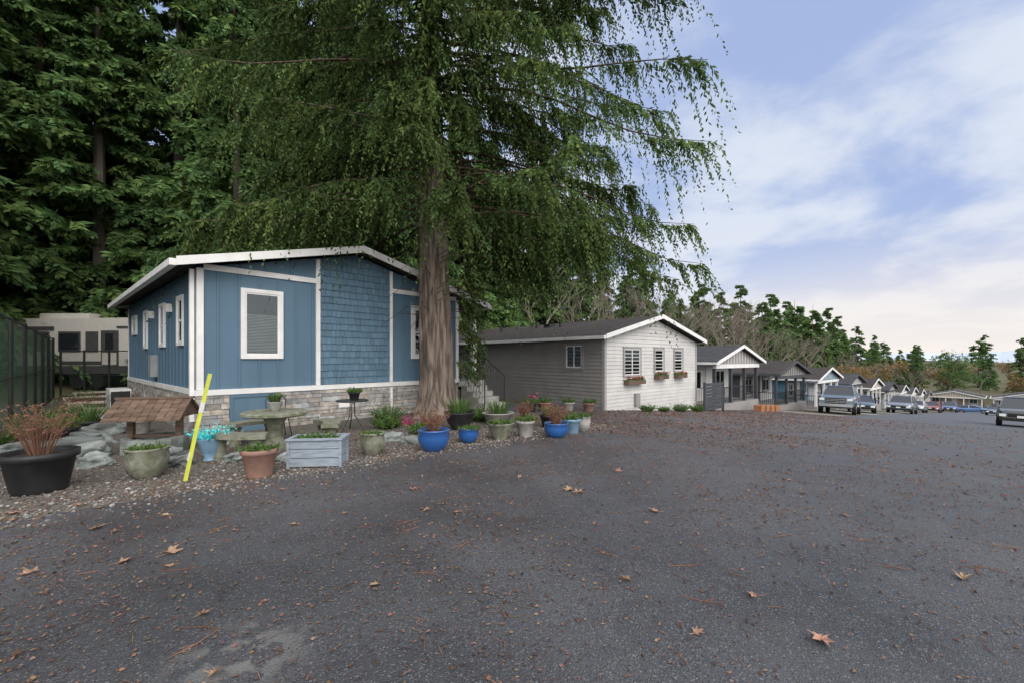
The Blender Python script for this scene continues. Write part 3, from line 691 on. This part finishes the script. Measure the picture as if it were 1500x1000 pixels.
for i in range(80):
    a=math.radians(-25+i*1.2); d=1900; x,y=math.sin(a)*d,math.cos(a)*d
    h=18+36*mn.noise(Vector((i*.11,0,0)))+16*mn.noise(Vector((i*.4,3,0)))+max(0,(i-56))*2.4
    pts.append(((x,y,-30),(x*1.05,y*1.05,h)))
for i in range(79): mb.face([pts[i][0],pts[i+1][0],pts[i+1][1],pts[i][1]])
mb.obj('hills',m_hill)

# ------------------------------------------------------------ potted plants
def plant(kind,r,h,z,seed,e):
    g=np.random.default_rng(seed)
    if kind in('shrub','flowers','turq','moss'):
        n=70; a=g.random(n)*6.28; q=np.sqrt(g.random(n))*r*.9; P=np.stack([q*np.cos(a),q*np.sin(a),z+0*a],1)
        D=nrm(np.stack([np.cos(a)*q/r*.7,np.sin(a)*q/r*.7,0*a+.9],1)); Q,T=leaves(P,D,g.uniform(.4,1.1,n)*h,g.uniform(0,.5,n),10,.055,.024,g,hang=0,var=.4)
        link('leaves',quads_mesh('leaves',Q,T,m_turq if kind=='turq' else m_plant),e)
        if kind=='flowers':
            n=20; a=g.random(n)*6.28; q=np.sqrt(g.random(n))*r; P=np.stack([q*np.cos(a),q*np.sin(a),z+h*g.uniform(.7,1.1,n)],1); Q,T=leaves(P,nrm(g.normal(size=P.shape)),g.uniform(.03,.06,n),g.uniform(0,.5,n),5,.05,.04,g); link('petals',quads_mesh('petals',Q,T,m_pink),e)
    if kind=='grass':
        n=160; a=g.random(n)*6.28; q=np.sqrt(g.random(n))*r*.6; P=np.stack([q*np.cos(a),q*np.sin(a),z+0*a],1)
        D=nrm(np.stack([np.cos(a)*.5,np.sin(a)*.5,0*a+1],1)+g.normal(size=P.shape)*.15); mb=MB()
        for p,d in zip(P,D):
            L=h*g.uniform(.6,1.1); s=np.cross(d,Z); s=s/(np.linalg.norm(s)+1e-6)*.006; k=g.uniform(.7,1.4); m1=p+d*L*.6; m2=p+d*L*.95+np.array([d[0],d[1],-.25])*L*.3
            mb.face([p-s,p+s,m1+s,m1-s],(k,k,k)); mb.face([m1-s,m1+s,m2],(k,k,k))
        mb.obj('blades',m_plant,e)
    if kind=='dead':
        mb=MB(); n=70; P=[];D=[]
        for i in range(n):
            a=g.random()*6.28; sp=g.uniform(.1,1.0); tip=np.array([math.cos(a)*r*1.2*sp,math.sin(a)*r*1.2*sp,z+h*g.uniform(.55,1)]); b=np.array([math.cos(a)*r*.3*sp,math.sin(a)*r*.3*sp,z]); m=(tip+b)/2+np.array([0,0,.1*h])
            mb.tube([b,m,tip],[.005,.004,.002],3,(1,1,1),cap=False)
            for t in (.5,.75,1): P.append(b*(1-t)+tip*t+np.array([0,0,.2*h*t*(1-t)])); D.append([math.cos(a+g.normal()),math.sin(a+g.normal()),.6])
        mb.obj('stems',m_dry,e); P=np.array(P); D=nrm(np.array(D)); Q,T=leaves(P,D,g.uniform(.06,.16,len(P))*h*1.6,g.uniform(0,1,len(P)),6,.045,.009,g); link('dry_leaves',quads_mesh('dry_leaves',Q,T,m_dry),e)
prof={'round':[(.0,0),(.55,0),(.62,.03),(.88,.3),(1,.65),(.93,.9),(1.0,.94),(1.0,1),(.9,1),(.86,.85),(0,.85)],
 'taper':[(0,0),(.7,0),(.74,.05),(.95,.82),(1.05,.84),(1.06,1),(.96,1),(.92,.86),(0,.86)],
 'bowl':[(0,0),(.5,0),(.5,.06),(.8,.4),(1.0,.9),(1.06,.94),(1.05,1),(.95,1),(.9,.88),(0,.88)],
 'urn':[(0,0),(.6,0),(.6,.06),(.45,.12),(.7,.4),(.95,.85),(1.05,.95),(1.05,1),(.93,1),(.85,.88),(0,.88)]}
cnt=[100]
def pot(name,x,y,r,h,mat,pr='round',kind='shrub',ph=.2,z=None,wob=0):
    e=empty(name,(x,y,(gz(x,y)+.004) if z is None else z),random.random()*6); cnt[0]+=1
    mb=MB(); p=[(a*r,b*h) for a,b in prof[pr]]; mb.lathe(p[:-1],(0,0,0),28,wob=wob); mb.obj('pot',mat,e,smooth=True)
    mb=MB(); mb.lathe([(0,h*.9),(r*.9,h*.88)],(0,0,0),20); mb.obj('soil',m_soil,e)
    if kind: plant(kind,r,ph,h*.88,cnt[0],e)
    return e
pot('black_plant_pot',-5.73,5.3,.34,.48,m_blackpot,'taper','dead',.62)
pot('mossy_plant_pot',-4.94,5.92,.24,.4,m_conc2,'round','moss',.08,wob=.03)
pot('urn_planter',-4.75,6.9,.19,.36,m_lbluepot,'urn','turq',.3)
pot('terracotta_pot',-3.44,5.95,.22,.38,m_terra,'taper','shrub',.12)
pot('concrete_pot',-2.33,7.3,.2,.37,m_conc2,'round','moss',.06)
pot('blue_plant_pot',-1.37,7.64,.28,.37,m_bluepot,'round','dead',.36)
pot('small_blue_pot',-.84,8.4,.2,.27,m_bluepot,'round','moss',.08)
pot('mossy_bowl',-.23,8.75,.25,.33,m_conc2,'bowl','shrub',.13)
pot('grey_pot',.28,9.1,.19,.34,m_conc,'taper','shrub',.2)
pot('blue_plant_pot',.92,9.1,.26,.3,m_bluepot,'round','dead',.42)
pot('glazed_pot',1.32,9.7,.2,.32,m_lbluepot,'taper','shrub',.2)
pot('grey_pot',1.62,10.1,.2,.34,m_conc,'round','shrub',.15)
pot('dark_bowl_planter',-1.2,10.0,.34,.4,m_blackpot,'bowl','grass',.5)
pot('stone_bowl_planter',-.35,10.9,.38,.3,m_conc,'bowl','grass',.45)
pot('flower_pot',.9,10.6,.22,.3,m_blackpot,'taper','grass',.3)
pot('terracotta_pot',.3,10.3,.2,.26,m_terra,'taper','dead',.4)
pot('clay_pot',-3.6,8.6,.17,.24,m_terra,'taper','shrub',.12)
pot('nursery_pot',-8.9,9.2,.25,.3,m_blackpot,'taper','grass',.5)
pot('nursery_pot',-8.3,8.0,.28,.35,m_blackpot,'taper','shrub',.45)
pot('white_plant_pot',-8.0,9.4,.2,.3,m_conc,'taper','shrub',.3)
for i,(x,y,c) in enumerate([(1.1,14.9,'shrub'),(2.0,15.6,'shrub'),(.6,14.3,'flowers'),(2.8,15.9,'moss')]): pot('driveway_pot',x,y,.22,.3,[m_terra,m_conc,m_blackpot,m_terra][i],'taper',c,.3)
def bush(name,x,y,r,h,mat=m_plant,seed=1,n=260,ll=.07):
    g=np.random.default_rng(seed); e=empty(name,(x,y,gz(x,y))); a=g.random(n)*6.28; q=np.sqrt(g.random(n)); P=np.stack([q*.4*r*np.cos(a),q*.4*r*np.sin(a),0*a],1)
    D=nrm(np.stack([np.cos(a)*q*r,np.sin(a)*q*r,0*a+h*.9],1)); Q,T=leaves(P,D,g.uniform(.4,1.1,n)*math.hypot(r*.6,h),g.uniform(0,.4,n),15,ll,ll*.4,g,hang=0,var=.4); link('leaves',quads_mesh('leaves',Q,T,mat),e)
    mb=MB(); 
    for i in range(12): mb.tube([(0,0,-.05),tuple(D[i]*h*.7)],[.01,.004],3,cap=False)
    mb.obj('stems',m_bark2,e); return e
bush('cyclamen_flowers',-2.6,10.6,.3,.25,m_pink,5,50,.055); bush('garden_shrub',-2.9,10.1,.35,.3,m_plant,6,160); bush('garden_shrub',-1.9,9.4,.3,.25,m_plant,7,140); bush('garden_shrub',-3.2,11.3,.45,.5,m_leaf2,8,150)
bush('garden_shrub',-.9,11.5,.4,.4,m_plant,9)
for i,(t,s) in enumerate(((1.9,.3),(3.2,.25),(4.6,.4),(6.2,.35))):
    bush('garden_shrub',3.59+.752*t+.659*.7,17+.659*t-.752*.7,s,s*1.1,m_plant if i%2 else m_leaf2,30+i,150)
for i,(x,y) in enumerate(((-9.6,8.9),(-10.8,10.6),(-12.3,12.5),(-9.0,7.6),(-14,14.2),(-11.6,13.4))): bush('garden_shrub',x,y,.45,.6,[m_plant,m_leaf2,m_dry][i%3],50+i,170)
e=empty('wooden_planter_box',(-2.92,6.6,.004),.12); mb=MB()
for z in (.02,.15,.28):
    mb.box(-.36,.36,-.2,-.175,z,z+.12); mb.box(-.36,.36,.175,.2,z,z+.12); mb.box(-.36,-.335,-.172,.172,z,z+.12); mb.box(.335,.36,-.172,.172,z,z+.12)
for a in (-.385,.345):
    for b in (-.215,.175): mb.box(a,a+.04,b,b+.04,0,.404)
mb.box(-.4,.4,-.235,-.165,.405,.43);mb.box(-.4,.4,.165,.235,.405,.43);mb.box(-.4,-.33,-.165,.165,.405,.43);mb.box(.33,.4,-.165,.165,.405,.43)
mb.obj('boards',m_greywood,e); mb=MB(); mb.box(-.33,.33,-.17,.17,.3,.36); mb.obj('soil',m_soil,e)
g=np.random.default_rng(77); n=90; P=np.stack([g.uniform(-.3,.3,n),g.uniform(-.15,.15,n),.36+0*g.random(n)],1); Q,T=leaves(P,nrm(g.normal(size=P.shape)*.3+Z),g.uniform(.06,.17,n),g.uniform(0,.6,n),7,.055,.028,g); link('leaves',quads_mesh('l',Q,T,m_plant),e)
e=empty('garden_table',(-4.2,7.75,0)); mb=MB(); mb.lathe([(0,.6),(.5,.6),(.54,.62),(.54,.66),(.5,.68),(0,.68)],n=36); mb.lathe([(.26,0),(.26,.06),(.15,.14),(.11,.3),(.16,.5),(.22,.6)],n=20); mb.obj('table',m_conc2,e,smooth=False)
for a0 in (-1.7,.6,2.5):
    e=empty('garden_bench',(-4.2,7.75,0),a0); mb=MB(); n=12; ri,ro=.78,1.08
    vs=[];A_=np.linspace(-.5,.5,n)
    for a in A_:
        for (r_,z_) in ((ri,.36),(ro,.36),(ro,.43),(ri,.43)): vs.append((r_*math.cos(a),r_*math.sin(a),z_))
    fs=[(4*i+k,4*i+(k+1)%4,4*(i+1)+(k+1)%4,4*(i+1)+k) for i in range(n-1) for k in range(4)]+[(3,2,1,0),(4*n-4,4*n-3,4*n-2,4*n-1)]
    mb.raw(vs,fs)
    for a in (-.33,.33): mb.lathe([(.1,0),(.1,.05),(.07,.12),(.08,.28),(.11,.36)],(.93*math.cos(a),.93*math.sin(a),0),12)
    mb.obj('bench',m_conc2,e)
pot('table_pot',-4.2,7.75,.12,.16,m_conc,'bowl','grass',.22,z=.682)
e=empty('bistro_table',(-3.55,9.7,0)); mb=MB(); mb.lathe([(0,.66),(.34,.66),(.35,.675),(.34,.69),(0,.69)],n=24)
for a in (0,2.09,4.19): mb.tube([(.05*math.cos(a),.05*math.sin(a),.66),(.06*math.cos(a),.06*math.sin(a),.35),(.28*math.cos(a),.28*math.sin(a),0)],.012,6)
mb.obj('frame',m_black,e); pot('table_top_pot',-3.5,9.7,.12,.17,m_blackpot,'taper','shrub',.14,z=.692)
e=empty('metal_chair',(-4.75,8.9,0),.8); mb=MB(); mb.lathe([(0,.44),(.2,.44),(.2,.455),(0,.455)],n=18)
for x,y in ((-.16,-.16),(.16,-.16),(-.16,.16),(.16,.16)): mb.tube([(x*.8,y*.8,.44),(x*1.2,y*1.2,0)],.01,5)
mb.tube([(-.18,.14,.44),(-.19,.2,.75),(-.1,.22,.88),(.1,.22,.88),(.19,.2,.75),(.18,.14,.44)],.01,5)
for i in (-.08,0,.08): mb.tube([(i,.16,.45),(i,.22,.88)],.006,4)
mb.obj('frame',m_black,e)
e=empty('wooden_garden_shelter',(-6.2,7.6,0),.25); mb=MB()
for x in (-.36,.36): mb.box(x-.045,x+.045,-.045,.045,0,.66)
mb.box(-.5,.5,-.03,.03,.60,.655); mb.box(-.33,.33,-.02,.02,.25,.29)
for sgn in (-1,1):
    for k in range(5):
        y0=.02+k*.08; y1=y0+.11; z0=.9-y0*.75; z1=.9-y1*.75
        n=9
        for j in range(n):
            xa=-.56+j*1.12/n; kk=random.uniform(.7,1.25); o=.015*((j+k)%2)
            mb.raw([(xa+.004,sgn*y0,z0+.02),(xa+1.12/n-.004,sgn*y0,z0+.02),(xa+1.12/n-.004,sgn*(y1+o),z1+.035),(xa+.004,sgn*(y1+o),z1+.035),(xa+.004,sgn*y0,z0),(xa+1.12/n-.004,sgn*y0,z0),(xa+1.12/n-.004,sgn*(y1+o),z1+.01),(xa+.004,sgn*(y1+o),z1+.01)],[(0,1,2,3),(7,6,5,4),(2,1,5,6),(3,2,6,7),(0,3,7,4),(1,0,4,5)],(kk,kk*.97,kk*.95))
for s in (-1,1):
    mb.raw([(s*.5,-.4,.6),(s*.5,.4,.6),(s*.5,0,.88)],[(0,1,2)])
mb.box(-.58,.58,-.04,.04,.905,.94)
mb.obj('timber',m_wood,e)
mb=MB()
for k in range(14):
    a=k*.4488; mb.box(-.1,.1,-.06,.06,0,.26); 
    vs=mb.v[-8:]; del mb.v[-8:]; mb.v+= [(.4*math.cos(a)+x*math.cos(a+1.57)-y*math.sin(a+1.57),.4*math.sin(a)+x*math.sin(a+1.57)+y*math.cos(a+1.57),z) for x,y,z in vs]
mb.obj('stone_ring',m_rock,e)
e=empty('yellow_marker_stake',(-4.3,5.72,0)); mb=MB(); mb.tube([(0,0,-.1),(.16,.02,.7),(.32,.04,1.4)],.026,4)
mb.obj('stake',m_yellow,e); mb=MB(); mb.tube([(.205,.025,.9),(.235,.029,1.03)],.028,4); mb.tube([(.066,.008,.27),(.09,.011,.37)],.028,4); mb.obj('band',m_white,e)
def rock(x,y,sx,sy,sz,seed):
    import bmesh
    bm=bmesh.new(); bmesh.ops.create_icosphere(bm,subdivisions=4,radius=1)
    for v in bm.verts:
        p=v.co.copy(); q=1+.35*mn.noise(p*1.1+Vector((seed*3.1,0,0)))+.18*mn.noise(p*3+Vector((0,seed*2.2,0)))+.06*mn.noise(p*8)
        p=Vector((max(-.75,min(.75,p.x)),max(-.8,min(.8,p.y)),max(-.6,min(.7,p.z))))*q; v.co=Vector((p.x*sx,p.y*sy,p.z*sz))
    me=bpy.data.meshes.new('boulder'); bm.to_mesh(me); bm.free(); me.materials.append(m_rock)
    k=random.uniform(.55,1.2); a=me.attributes.new('tint','FLOAT_VECTOR','FACE'); a.data.foreach_set('vector',np.full(len(me.polygons)*3,k,dtype=np.float32))
    link('boulder',me,None,(x,y,gz(x,y)+sz*.2),(random.uniform(-.2,.2),random.uniform(-.2,.2),random.random()*6))
for i,(x,y,s) in enumerate([(-8.1,8.2,.5),(-7.6,7.4,.45),(-6.9,6.9,.36),(-7.2,6.3,.3),(-6.3,6.6,.3),(-5.6,6.9,.3),(-8.7,9.4,.45),(-5.1,6.6,.26),(-9.5,10.4,.5),(-4.4,6.9,.24),(-3.9,6.75,.2),(-3.5,7.0,.25),(-7.9,6.7,.3),(-10.3,11.6,.45),(-2.4,8.6,.25),(-1.9,8.3,.2),(-5.4,8.4,.3),(-6.6,6.0,.22),(-8.4,7.2,.35)]): rock(x,y,s*1.25,s*.8,s*.55,i)
for x,y,l in ((-12.9,13.4,1.3),(-10.9,11.9,1.1),(-14.6,15.4,1.3)):
    e=empty('raised_garden_bed',(x,y,0),ang); mb=MB()
    for z in (0,.2): mb.box(-.6,.6,-l,-l+.05,z,z+.19); mb.box(-.6,.6,l-.05,l,z,z+.19); mb.box(-.6,-.55,-l+.05,l-.05,z,z+.19); mb.box(.55,.6,-l+.05,l-.05,z,z+.19)
    mb.obj('boards',m_tan,e); mb=MB(); mb.box(-.55,.55,-l+.05,l-.05,.1,.33); mb.obj('soil',m_soil,e)
def chain(name,p0,p1,h,postgap=2.4,slats=True):
    p0=Vector(p0);p1=Vector(p1); L=(p1-p0).length; d=(p1-p0)/L; e=empty(name,(p0.x,p0.y,gz(p0.x,p0.y)),math.atan2(d.y,d.x))
    mb=MB(); n=int(L/postgap)
    for i in range(n+1): mb.tube([(i*L/n,0,-.2),(i*L/n,0,h+.05)],.04,8)
    for z in (.06,h,h*.5): mb.tube([(0,0,z),(L,0,z)],.022,6)
    mb.obj('posts_and_rails',m_black,e); mb=MB(); s=.085; a=-h
    w=.004
    while a<L:
        for sg in (0,1):
            x0,z0,x1,z1=a,0,a+h,h
            if x0<0: z0=-x0; x0=0
            if x1>L: z1=h-(x1-L); x1=L
            if x1<=x0: continue
            if sg: z0,z1=h-z0,h-z1
            y=-.026-.006*sg
            mb.face([(x0-w,y,z0),(x0+w,y,z0),(x1+w,y,z1),(x1-w,y,z1)])
        a+=s
    if slats:
        x=.03
        while x<L:
            k=random.uniform(.8,1.2); mb.box(x,x+.03,.034,.037,.08,h-.05,(1.1*k,1.6*k,1.2*k)); x+=.1
    mb.obj('chain_link',m_wire,e)
chain('chain_link_fence',(-6.9,5.4),(-18.9,18.0),2.4)
chain('chain_link_gate',(-18.7,18.1),(-14.3,16.6),1.9,1.5,False)
e=empty('travel_trailer',(-25.2,22.0,.1),-.02); mb=MB()
mb.prism([(0,.75),(0,3.2),(.3,3.5),(8.2,3.55),(8.7,3.2),(9,2.2),(8.6,.75)],0,2.5); mb.obj('shell',m_rv,e)
mb=MB(); mb.box(.0,8.7,-.02,-.003,.75,1.15); mb.box(2.6,4.6,-.03,-.003,1.2,1.38); mb.box(.3,2.2,-.03,-.003,2.9,3.1); mb.box(5.4,8.4,-.02,-.003,3.0,3.12)
for x0,x1 in ((.9,1.9),(2.5,3.5),(3.9,4.4),(6.2,7.4)): mb.box(x0-.06,x1+.06,-.045,-.003,1.85,2.85)
mb.box(4.62,5.5,-.04,-.003,1.16,2.9); mb.obj('windows_and_graphics',m_rvd,e)
mb=MB()
for x0,x1 in ((.9,1.9),(2.5,3.5),(6.2,7.4),(4.85,5.25)): mb.box(x0,x1,-.055,-.047,1.95,2.75)
mb.obj('window_glass',m_carglass,e)
mb=MB(); mb.box(4.7,5.42,-.06,-.042,1.2,1.8); mb.box(1,3.6,.4,1.4,3.52,3.8); mb.box(5.5,6.3,.6,1.6,3.52,3.85); mb.box(6.0,8.0,-.35,-.004,1.5,1.7);mb.obj('door_and_roof_units',m_rv,e)
mb=MB()
for x in (3.3,4.3): mb.tube([(x,.05,.38),(x,.3,.38)],.38,18)
mb.obj('wheels',m_tyre,e)

# ------------------------------------------------------------ vehicles
def vehicle(name,u,v,col,kind='suv',flip=False,rz=0):
    x,y=W(u,v); e=empty(name,(x,y,gzuv(u,v)+.01),a2+rz+(math.pi if not flip else 0)); e.rotation_euler[1]=(-.077 if not flip else .077)
    paint=M('car_paint',col,tuple(c*.95 for c in col),rough=.25,metal=.3,spec=.6,coat=.8)
    if kind=='pickup': L,Wd,belt,top=5.7,2.0,1.28,1.93; st=[(-2.85,.93,.55,1.22),(-2.75,.98,.42,1.3),(-.9,1.0,.36,1.3),(.9,1.0,.36,1.28),(1.6,.99,.38,1.27),(2.5,.96,.42,1.2),(2.8,.88,.5,1.08)]; cab=(-.95,1.35,-.75,.55)
    elif kind=='suv': L,Wd,belt,top=4.7,1.88,1.08,1.7; st=[(-2.35,.82,.45,1.0),(-2.2,.91,.34,1.1),(-1,.94,.28,1.1),(1,.94,.28,1.06),(1.7,.93,.3,1.0),(2.2,.86,.34,.88),(2.35,.74,.42,.75)]; cab=(-2.2,1.25,-1.9,.45)
    else: L,Wd,belt,top=4.6,1.82,.95,1.45; st=[(-2.3,.8,.42,.9),(-2.1,.88,.3,.98),(-1,.91,.25,.97),(1,.91,.25,.93),(1.7,.9,.28,.85),(2.15,.83,.32,.74),(2.3,.7,.4,.64)]; cab=(-1.75,1.2,-1.05,.3)
    mb=MB(); vs=[]
    for X,hw,zb,zt in st: vs+=[(X,-hw*.88,zb),(X,-hw,zb+.14),(X,-hw,zt-.2),(X,-hw*.9,zt-.02),(X,-hw*.6,zt+.015),(X,hw*.6,zt+.015),(X,hw*.9,zt-.02),(X,hw,zt-.2),(X,hw,zb+.14),(X,hw*.88,zb)]
    n=10; fs=[(i*n+k,(i+1)*n+k,(i+1)*n+(k+1)%n,i*n+(k+1)%n) for i in range(len(st)-1) for k in range(n)]+[tuple(range(n)),tuple(range(len(st)*n-1,(len(st)-1)*n-1,-1))]
    mb.raw(vs,fs); hb=Wd/2*.88; ht=Wd/2*.7; xr,xf,tr,tf=cab
    mb.raw([(tr-.03,-ht-.02,top-.05),(tf+.03,-ht-.02,top-.05),(tf+.03,ht+.02,top-.05),(tr-.03,ht+.02,top-.05),(tr+.12,-ht*.8,top),(tf-.12,-ht*.8,top),(tf-.12,ht*.8,top),(tr+.12,ht*.8,top)],[(0,1,5,4),(1,2,6,5),(2,3,7,6),(3,0,4,7),(4,5,6,7),(3,2,1,0)])
    for s in (-1,1):
        for (xa,xb) in ((xr,tr),(xf,tf),((xr+xf)/2-.1,(tr+tf)/2-.05)): mb.tube([(xa,s*(hb+.005),belt-.06),(xb,s*(ht+.01),top-.03)],.045,5)
        mb.box(xf-.25,xf-.1,s*(Wd/2+.1)-.1,s*(Wd/2+.1)+.1,belt-.02,belt+.16)
    mb.obj('body',paint,e,smooth=False)
    mb=MB(); mb.raw([(xr,-hb,belt-.06),(xf,-hb,belt-.06),(xf,hb,belt-.06),(xr,hb,belt-.06),(tr,-ht,top-.055),(tf,-ht,top-.055),(tf,ht,top-.055),(tr,ht,top-.055)],[(0,1,5,4),(1,2,6,5),(2,3,7,6),(3,0,4,7)]); mb.obj('glass',m_carglass,e)
    mb=MB(); wr=.4 if kind=='pickup' else .35; ax=(st[0][0]+.95,st[-1][0]-.92)
    for X in ax:
        for s in (-1,1): mb.tube([(X,s*(Wd/2-.2),wr-.01),(X,s*(Wd/2+.015),wr-.01)],wr,18)
    fx=st[-1][0]; fz=st[-1][3]
    mb.box(fx-.02,fx+.03,-Wd*.27,Wd*.27,st[-1][2]+.12,fz-.04); mb.box(fx-.2,fx+.05,-Wd*.44,Wd*.44,st[-1][2]-.1,st[-1][2]+.05)
    if kind=='pickup': mb.box(-2.7,-1.05,-.82,.82,1.25,1.325)
    mb.obj('tyres_and_grille',m_tyre,e)
    mb=MB()
    for X in ax:
        for s in (-1,1): mb.tube([(X,s*(Wd/2-.1),wr-.01),(X,s*(Wd/2+.03),wr-.01)],wr*.6,10)
    if kind=='pickup': 
        mb.box(fx-.02,fx+.1,-Wd*.45,Wd*.45,.48,.66); 
        for k in range(3): mb.box(fx+.03,fx+.045,-Wd*.26,Wd*.26,.74+k*.1,.77+k*.1)
    mb.obj('rims_and_chrome',m_chrome,e)
    mb=MB()
    for s in (-1,1): mb.box(fx-.16,fx+.02,s*Wd*.37-.13,s*Wd*.37+.13,fz-.2,fz-.05)
    mb.obj('headlights',m_lamp,e)
    mb=MB(); bx=st[0][0]
    for s in (-1,1): mb.box(bx-.03,bx+.12,s*Wd*.4-.09,s*Wd*.4+.09,st[0][3]-.3,st[0][3]-.06)
    mb.obj('tail_lights',m_tail,e)
    mb=MB(); mb.box(fx+.052,fx+.06,-.16,.16,.5,.62); mb.obj('licence_plate',m_white,e)
vehicle('pickup_truck',37.6,-7.9,(.13,.17,.22),'pickup',rz=.12)
vehicle('parked_car',47,-8.4,(.04,.08,.12),'sedan',rz=.2)
vehicle('parked_suv',57,-7.0,(.16,.19,.24),'suv')
vehicle('parked_car',72,-7.6,(.45,.45,.46),'sedan'); vehicle('parked_car',84,-7.2,(.25,.03,.03),'sedan'); vehicle('parked_car',104,-6.8,(.08,.14,.3),'suv')
vehicle('parked_suv',39.2,.4,(.035,.04,.045),'suv')
vehicle('parked_car',95,-1.5,(.1,.14,.25),'sedan'); vehicle('parked_car',116,-4.5,(.1,.2,.4),'sedan',rz=1.5); vehicle('parked_car',121,-9,(.3,.03,.03),'suv',rz=1.5)

# ------------------------------------------------------------ light, sky, camera
az=math.radians(160); el=math.radians(36)
sun=bpy.data.lights.new('sun','SUN'); sun.energy=1.5; sun.angle=math.radians(30); sun.color=(1,.96,.92)
so=bpy.data.objects.new('sun',sun); scene.collection.objects.link(so)
dv=Vector((math.sin(az)*math.cos(el),math.cos(az)*math.cos(el),math.sin(el))); so.rotation_euler=dv.to_track_quat('Z','Y').to_euler()
w=bpy.data.worlds.new('World'); scene.world=w; w.use_nodes=True; n=w.node_tree.nodes; l=w.node_tree.links
bg=n['Background']; bg.inputs[1].default_value=.115
sk=n.new('ShaderNodeTexSky'); sk.sky_type='NISHITA'; sk.sun_disc=False; sk.sun_elevation=el; sk.sun_rotation=az; sk.air_density=1.0; sk.dust_density=1
tc=n.new('ShaderNodeTexCoord'); sx=n.new('ShaderNodeSeparateXYZ'); l.new(tc.outputs['Generated'],sx.inputs[0])
ad=n.new('ShaderNodeMath'); ad.operation='ADD'; ad.inputs[1].default_value=.22; l.new(sx.outputs[2],ad.inputs[0])
cb=n.new('ShaderNodeCombineXYZ')
for i in (0,1):
    dv_=n.new('ShaderNodeMath'); dv_.operation='DIVIDE'; l.new(sx.outputs[i],dv_.inputs[0]); l.new(ad.outputs[0],dv_.inputs[1]); l.new(dv_.outputs[0],cb.inputs[i])
nz=n.new('ShaderNodeTexNoise'); nz.inputs['Scale'].default_value=1.7; nz.inputs['Detail'].default_value=7; nz.inputs['Roughness'].default_value=.55; nz.inputs['Distortion'].default_value=.25; l.new(cb.outputs[0],nz.inputs['Vector'])
mr=n.new('ShaderNodeMapRange'); mr.interpolation_type='SMOOTHSTEP'; mr.inputs[1].default_value=.38; mr.inputs[2].default_value=.62; mr.inputs[3].default_value=.0; mr.inputs[4].default_value=.95; l.new(nz.outputs['Fac'],mr.inputs[0])
veil=n.new('ShaderNodeMix'); veil.data_type='RGBA'; veil.inputs[0].default_value=.85; l.new(sk.outputs[0],veil.inputs[6]); veil.inputs[7].default_value=(3.7,4.7,7.4,1)
mc=n.new('ShaderNodeMix'); mc.data_type='RGBA'; l.new(mr.outputs[0],mc.inputs[0]); l.new(veil.outputs[2],mc.inputs[6]); mc.inputs[7].default_value=(6.5,7.0,8.0,1)
hz=n.new('ShaderNodeMapRange'); hz.interpolation_type='SMOOTHSTEP'; hz.inputs[1].default_value=-.02; hz.inputs[2].default_value=.28; hz.inputs[3].default_value=.9; hz.inputs[4].default_value=0; l.new(sx.outputs[2],hz.inputs[0])
wd=n.new('ShaderNodeVectorMath'); wd.operation='DOT_PRODUCT'; wd.inputs[1].default_value=(.66,.75,.0); l.new(tc.outputs['Generated'],wd.inputs[0])
wm=n.new('ShaderNodeMapRange'); wm.interpolation_type='SMOOTHSTEP'; wm.inputs[1].default_value=.93; wm.inputs[2].default_value=1.0; wm.inputs[3].default_value=0; wm.inputs[4].default_value=.8; l.new(wd.outputs['Value'],wm.inputs[0])
hc=n.new('ShaderNodeMix'); hc.data_type='RGBA'; l.new(wm.outputs[0],hc.inputs[0]); hc.inputs[6].default_value=(7.9,7.8,8.0,1); hc.inputs[7].default_value=(9.0,8.1,7.2,1)
mh=n.new('ShaderNodeMix'); mh.data_type='RGBA'; l.new(hz.outputs[0],mh.inputs[0]); l.new(mc.outputs[2],mh.inputs[6]); l.new(hc.outputs[2],mh.inputs[7])
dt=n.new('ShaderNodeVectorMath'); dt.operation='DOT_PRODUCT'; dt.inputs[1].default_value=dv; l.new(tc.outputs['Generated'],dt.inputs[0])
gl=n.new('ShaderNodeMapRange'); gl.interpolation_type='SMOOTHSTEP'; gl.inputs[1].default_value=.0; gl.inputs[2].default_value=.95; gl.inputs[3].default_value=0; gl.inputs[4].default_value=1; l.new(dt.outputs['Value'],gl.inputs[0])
mg=n.new('ShaderNodeMix'); mg.data_type='RGBA'; l.new(gl.outputs[0],mg.inputs[0]); l.new(mh.outputs[2],mg.inputs[6]); mg.inputs[7].default_value=(19,18.4,17.8,1)  # extra sky brightness around the sun direction, added to lift camera-facing walls and forest
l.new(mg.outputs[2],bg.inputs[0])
cam=bpy.data.cameras.new('camera'); co=bpy.data.objects.new('camera',cam); scene.collection.objects.link(co); co.location=(0,0,1.6); co.rotation_euler=(math.pi/2,0,0)
cam.sensor_width=36; cam.lens=36*640/1500; cam.shift_y=25/1500; cam.clip_end=8000; cam.clip_start=.05; scene.camera=co
scene.view_settings.view_transform='Standard'; scene.view_settings.look='None'; scene.view_settings.exposure=0
